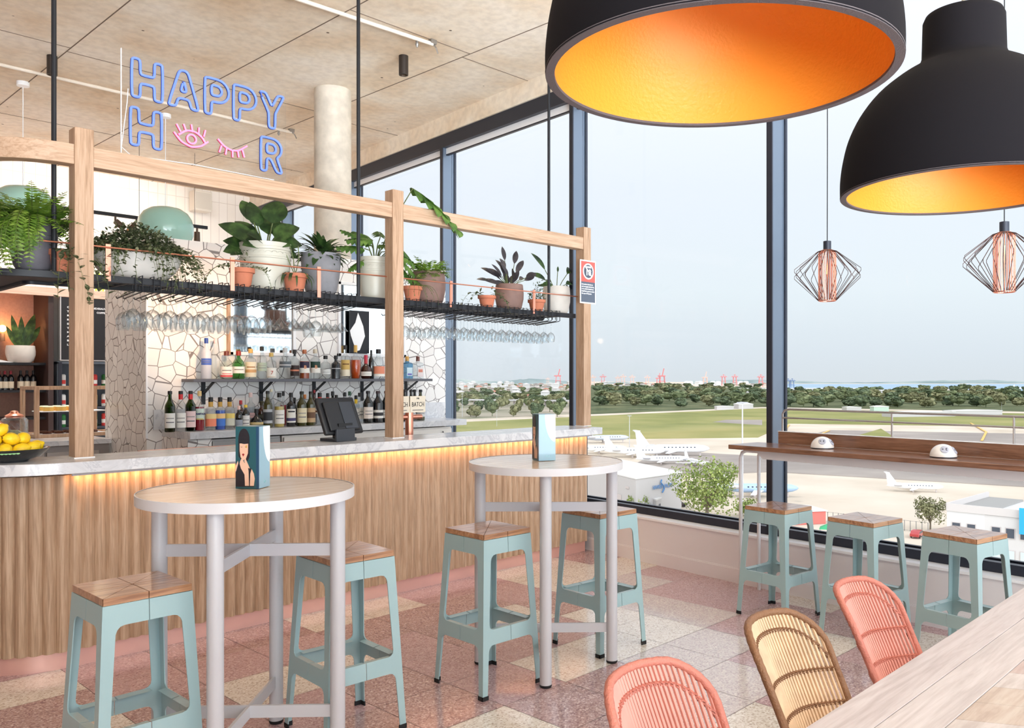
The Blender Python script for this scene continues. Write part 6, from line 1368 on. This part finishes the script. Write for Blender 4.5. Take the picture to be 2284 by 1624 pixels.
# port cranes
CRN = pr('crane red', (206, 120, 118), .6); CRP = pr('crane pale', (214, 176, 160), .6); CRB = pr('crane blue', (96, 116, 150), .6)
def crane(px, base, top, m, lab, up=0):
    p = ext(px, base); k = depth(p) / FPX; H = (base - top) * k; t = thing('port_crane', lab, 'crane', p, TH - pi / 2, 'port cranes'); w_ = H * .16; b = H * .018; hz = H * (.58 if up else .78)
    for x in (-w_, w_):
        for y in (-w_, w_): mk('leg', G().bar((x, y, 0), (x * .7, y * .7, hz), b * 2, b * 2), m, t)
    g = G(); g.bar((-w_, -w_, hz * .5), (w_, -w_, hz * .5), b * 2, b * 2); g.bar((-w_, w_, hz * .5), (w_, w_, hz * .5), b * 2, b * 2); g.bar((-w_ * 1.1, 0, hz), (w_ * 1.1, 0, hz), H * .10, b * 4); mk('portal', g, m, t)
    g = G()
    if up: g.bar((0, 0, hz), (w_ * .6, 0, H), b * 3, b * 3); g.bar((-w_ * 1.6, 0, hz), (w_ * .3, 0, hz), b * 3, b * 3)
    else: g.bar((-w_ * 1.9, 0, hz), (w_ * 1.9, 0, hz), b * 3, b * 3); g.bar((0, 0, hz), (0, 0, H), b * 3, b * 3); g.bar((0, 0, H), (w_ * 1.8, 0, hz), b, b); g.bar((0, 0, H), (-w_ * 1.8, 0, hz), b, b)
    mk('boom', g, m, t)
for px, ba, tp, m, up, lab in ((1222, 858, 842, CRP, 0, 'pale port crane left of the right post'), (1245, 860, 823, CRN, 1, 'red port crane with raised boom left of the right post'), (1322, 862, 836, CRP, 0, 'port crane just right of the right post'), (1345, 860, 835, CRN, 0, 'second red crane right of the right post'), (1378, 860, 838, CRP, 0, 'pale crane of a close pair'),
        (1390, 860, 835, CRP, 0, 'taller pale crane of a close pair'), (1410, 860, 836, CRP, 0, 'pale crane between the close pair and the yellow one'), (1444, 860, 837, CRP, 0, 'pale crane left of the tallest red crane'), (1469, 860, 832, CRN, 1, 'red crane beside the tallest one'), (1477, 862, 822, CRN, 1, 'tallest red port crane with its boom raised'),
        (1573, 860, 829, CRP, 1, 'lone crane with raised boom in the middle of the window'), (1614, 860, 835, CRN, 0, 'left red crane of a matching pair'), (1639, 860, 835, CRN, 0, 'right red crane of a matching pair'), (1697, 862, 835, CRN, 0, 'red crane left of the dark mullion'),
        (1750, 868, 844, CRB, 0, 'blue grey crane right of the mullion, left of three'), (1758, 868, 844, CRB, 0, 'blue grey crane right of the mullion, middle of three'), (1767, 868, 844, CRB, 0, 'blue grey crane right of the mullion, right of three')): crane(px, ba, tp, m, lab, up)
TK = pr('white tank', (232, 230, 228), .6)
for i, px in enumerate((1532, 1540, 1562, 1590, 1602, 1652, 1664)):
    p = ext(px, 861); t = thing('storage_tank', 'white storage tank in the port, %s from the left' % ORD[i], 'tank', p, 0, 'port storage tanks'); mk('shell', G().lathe([(0, 0), (10, 0), (10, 16), (6, 18.5), (0, 19)], 16), TK, t)

# aircraft
JW = pr('aircraft white', (240, 240, 240), .3, coat=.3); JB = pr('aircraft blue', (90, 130, 190), .4); JN = pr('aircraft engine', (200, 200, 204), .3, .4)
def jet(px, py, Ln, hd, lab, tail=None, belly=None):
    p = ext(px, py); t = thing('parked_jet', lab, 'aircraft', p, hd, 'parked jets'); R = Ln * .055; zc = R * 1.9; M = Matrix.Translation((0, 0, zc)) @ Matrix.Rotation(pi / 2, 4, 'Y')
    mk('fuselage', G().lathe([(0, -Ln * .5), (R * .25, -Ln * .47), (R * .7, -Ln * .33), (R, -Ln * .18), (R, Ln * .32), (R * .8, Ln * .42), (R * .4, Ln * .48), (0, Ln * .5)], 20, M=M), belly or JW, t, ang=80)
    g = G()
    for sg in (1, -1): g.prism([(Ln * .08, sg * R * .6), (-Ln * .04, sg * R * .6), (-Ln * .15, sg * Ln * .42), (-Ln * .10, sg * Ln * .43)][::sg], zc - R * .55, zc - R * .40)
    mk('wings', g, JW, t, smooth=False)
    g = G(); g.prism([(-Ln * .47, zc + R * .3), (-Ln * .30, zc + R * .8), (-Ln * .44, zc + R * 4.3), (-Ln * .50, zc + R * 4.3)], -.12, .12, M=FRONT); mk('tail_fin', g, tail or JW, t, smooth=False)
    mk('tailplane', G().prism([(-Ln * .43, 0), (-Ln * .48, Ln * .15), (-Ln * .52, Ln * .15), (-Ln * .51, 0), (-Ln * .52, -Ln * .15), (-Ln * .48, -Ln * .15)], zc + R * 4.15, zc + R * 4.35), JW, t, smooth=False)
    for sg in (1, -1): mk('engine', G().lathe([(0, -Ln * .07), (R * .38, -Ln * .06), (R * .5, 0), (R * .46, Ln * .07), (R * .36, Ln * .07), (0, Ln * .05)], 14, M=Matrix.Translation((-Ln * .30, sg * R * 1.55, zc + R * .45)) @ Matrix.Rotation(pi / 2, 4, 'Y')), JN, t)
    g = G()
    for i in range(9):
        for sg in (1, -1): g.box(-Ln * .12 + i * Ln * .05, -Ln * .10 + i * Ln * .05, sg * R * .94 - .05, sg * R * .94 + .05, zc + R * .2, zc + R * .5)
    mk('cabin_windows', g, DRK, t, smooth=False); mk('landing_gear', G().box(Ln * .36, Ln * .38, -.15, .15, 0, zc - R * .6).box(-Ln * .05, -Ln * .02, -R * 1.4, -R * 1.1, 0, zc - R * .5).box(-Ln * .05, -Ln * .02, R * 1.1, R * 1.4, 0, zc - R * .5), BSH, t)
hd0 = TH - pi / 2 + .12
jet(1350, 988, 24, hd0 + .1, 'silver-blue jet half hidden by the end of the marble bar', JB, pr('aircraft silver', (190, 196, 206), .3, .3)); jet(1340, 1012, 22, hd0 - .1, 'white jet with a row of windows, leftmost of the parked group')
jet(1415, 1020, 24, hd0 - .16, 'white jet in the middle of the parked group'); jet(1500, 1018, 30, hd0 - .1, 'larger white jet behind the others in the parked group')
jet(1478, 1036, 20, hd0 - .12, 'white jet nearest the hangar roof'); jet(1551, 1040, 16, hd0 - pi / 2 + .25, 'white jet seen end-on beside the big tree')
jet(1688, 1108, 22, hd0 - .15, 'white and blue jet behind the window ledge legs', None, pr('aircraft white blue', (160, 186, 216), .3)); jet(2040, 1097, 15, hd0 - .35, 'small white jet alone on the apron at the right')
jet(2170, 868, 40, hd0, 'tiny white airliner on the far runway, left one'); jet(2276, 870, 40, hd0, 'tiny white airliner on the far runway, right one')
# lamp masts
for px, ba, tp, lab in ((1656, 1122, 897, 'tall pale lighting mast left of the mullion'), (1404, 1010, 927, 'lighting mast above the parked jets'), (1031, 930, 878, 'lighting mast in front of the suburb'), (1108, 952, 915, 'short lighting mast above the back counter'), (2234, 915, 898, 'slim mast near the right tree line')):
    b = ext(px, ba); k = depth(b) / FPX; H = (ba - tp) * k; t = thing('lighting_mast', lab, 'mast', b, 0, 'airfield lighting masts')
    mk('pole', G().tube([(0, 0, 0), (0, 0, H)], [H * .011, H * .006], 8), JN, t); mk('lamp_head', G().box(-H * .04, H * .04, -H * .04, H * .04, H * .985, H), JN, t)
# fence and cars near the ledge stools
t = thing('mesh_fence', 'dark post fence along the near edge of the apron', 'fence', ext(1790, 1158)); a_ = ext(1790, 1158); b_ = ext(2070, 1190); q = b_ - a_
for i in range(24): f = i / 23; mk('fence_post', G().box(q.x * f - .04, q.x * f + .04, q.y * f - .04, q.y * f + .04, 0, 2.2), DRK, t)
g = G(); g.bar((0, 0, 2.15), (q.x, q.y, 2.15), .04, .04); g.bar((0, 0, .2), (q.x, q.y, .2), .04, .04); mk('fence_rail', g, DRK, t)
def car(px, py, col, hd, lab):
    p = ext(px, py); t = thing('car', lab, 'car', p, hd, 'parked cars'); m = pr('car paint %d' % px, col, .25, .2, coat=.5)
    mk('body', G().prism([(-2.2, .35), (2.2, .35), (2.2, .85), (1.2, .95), (.6, 1.42), (-1.3, 1.42), (-2.0, .95), (-2.2, .9)], -.85, .85, M=FRONT), m, t, bevel=.06)
    mk('glasshouse', G().prism([(-1.75, .95), (1.05, .96), (.55, 1.36), (-1.25, 1.36)], -.87, .87, M=FRONT), DRK, t)
    for x in (-1.35, 1.35):
        for y in (-.8, .8): mk('wheel', G().lathe([(0, -.1), (.33, -.1), (.33, .1), (0, .1)], 16, M=Matrix.Translation((x, y, .33)) @ FRONT), RUB, t)
car(1512, 1130, (70, 60, 66), hd0, 'dark car parked beside the big tree'); car(1975, 1196, (200, 204, 210), hd0 - .2, 'silver car beyond the middle window stool'); car(2046, 1198, (180, 60, 60), hd0 + .8, 'red car beside the olive tree'); car(2090, 1236, (236, 236, 240), hd0 - .15, 'white car seen under the third window stool')
for c_, px, py, lab in (((60, 160, 110), 1850, 1205, 'green market canopy beyond the first window stool'), ((60, 130, 190), 1880, 1210, 'blue market canopy beyond the first window stool'), ((226, 206, 80), 1866, 1216, 'yellow market canopy beyond the first window stool')):
    p = ext(px, py); t = thing('market_canopy', lab, 'canopy', p, .4); mk('canopy', G().lathe([(2.6, 2.3), (.1, 3.3), (0, 3.3)], 4, a0=pi / 4), pr('canopy %d' % px, c_, .7), t, smooth=False)
    for x in (-1.7, 1.7):
        for y in (-1.7, 1.7): mk('pole', G().tube([(x, y, 0), (x, y, 2.35)], .05, 6), JN, t)
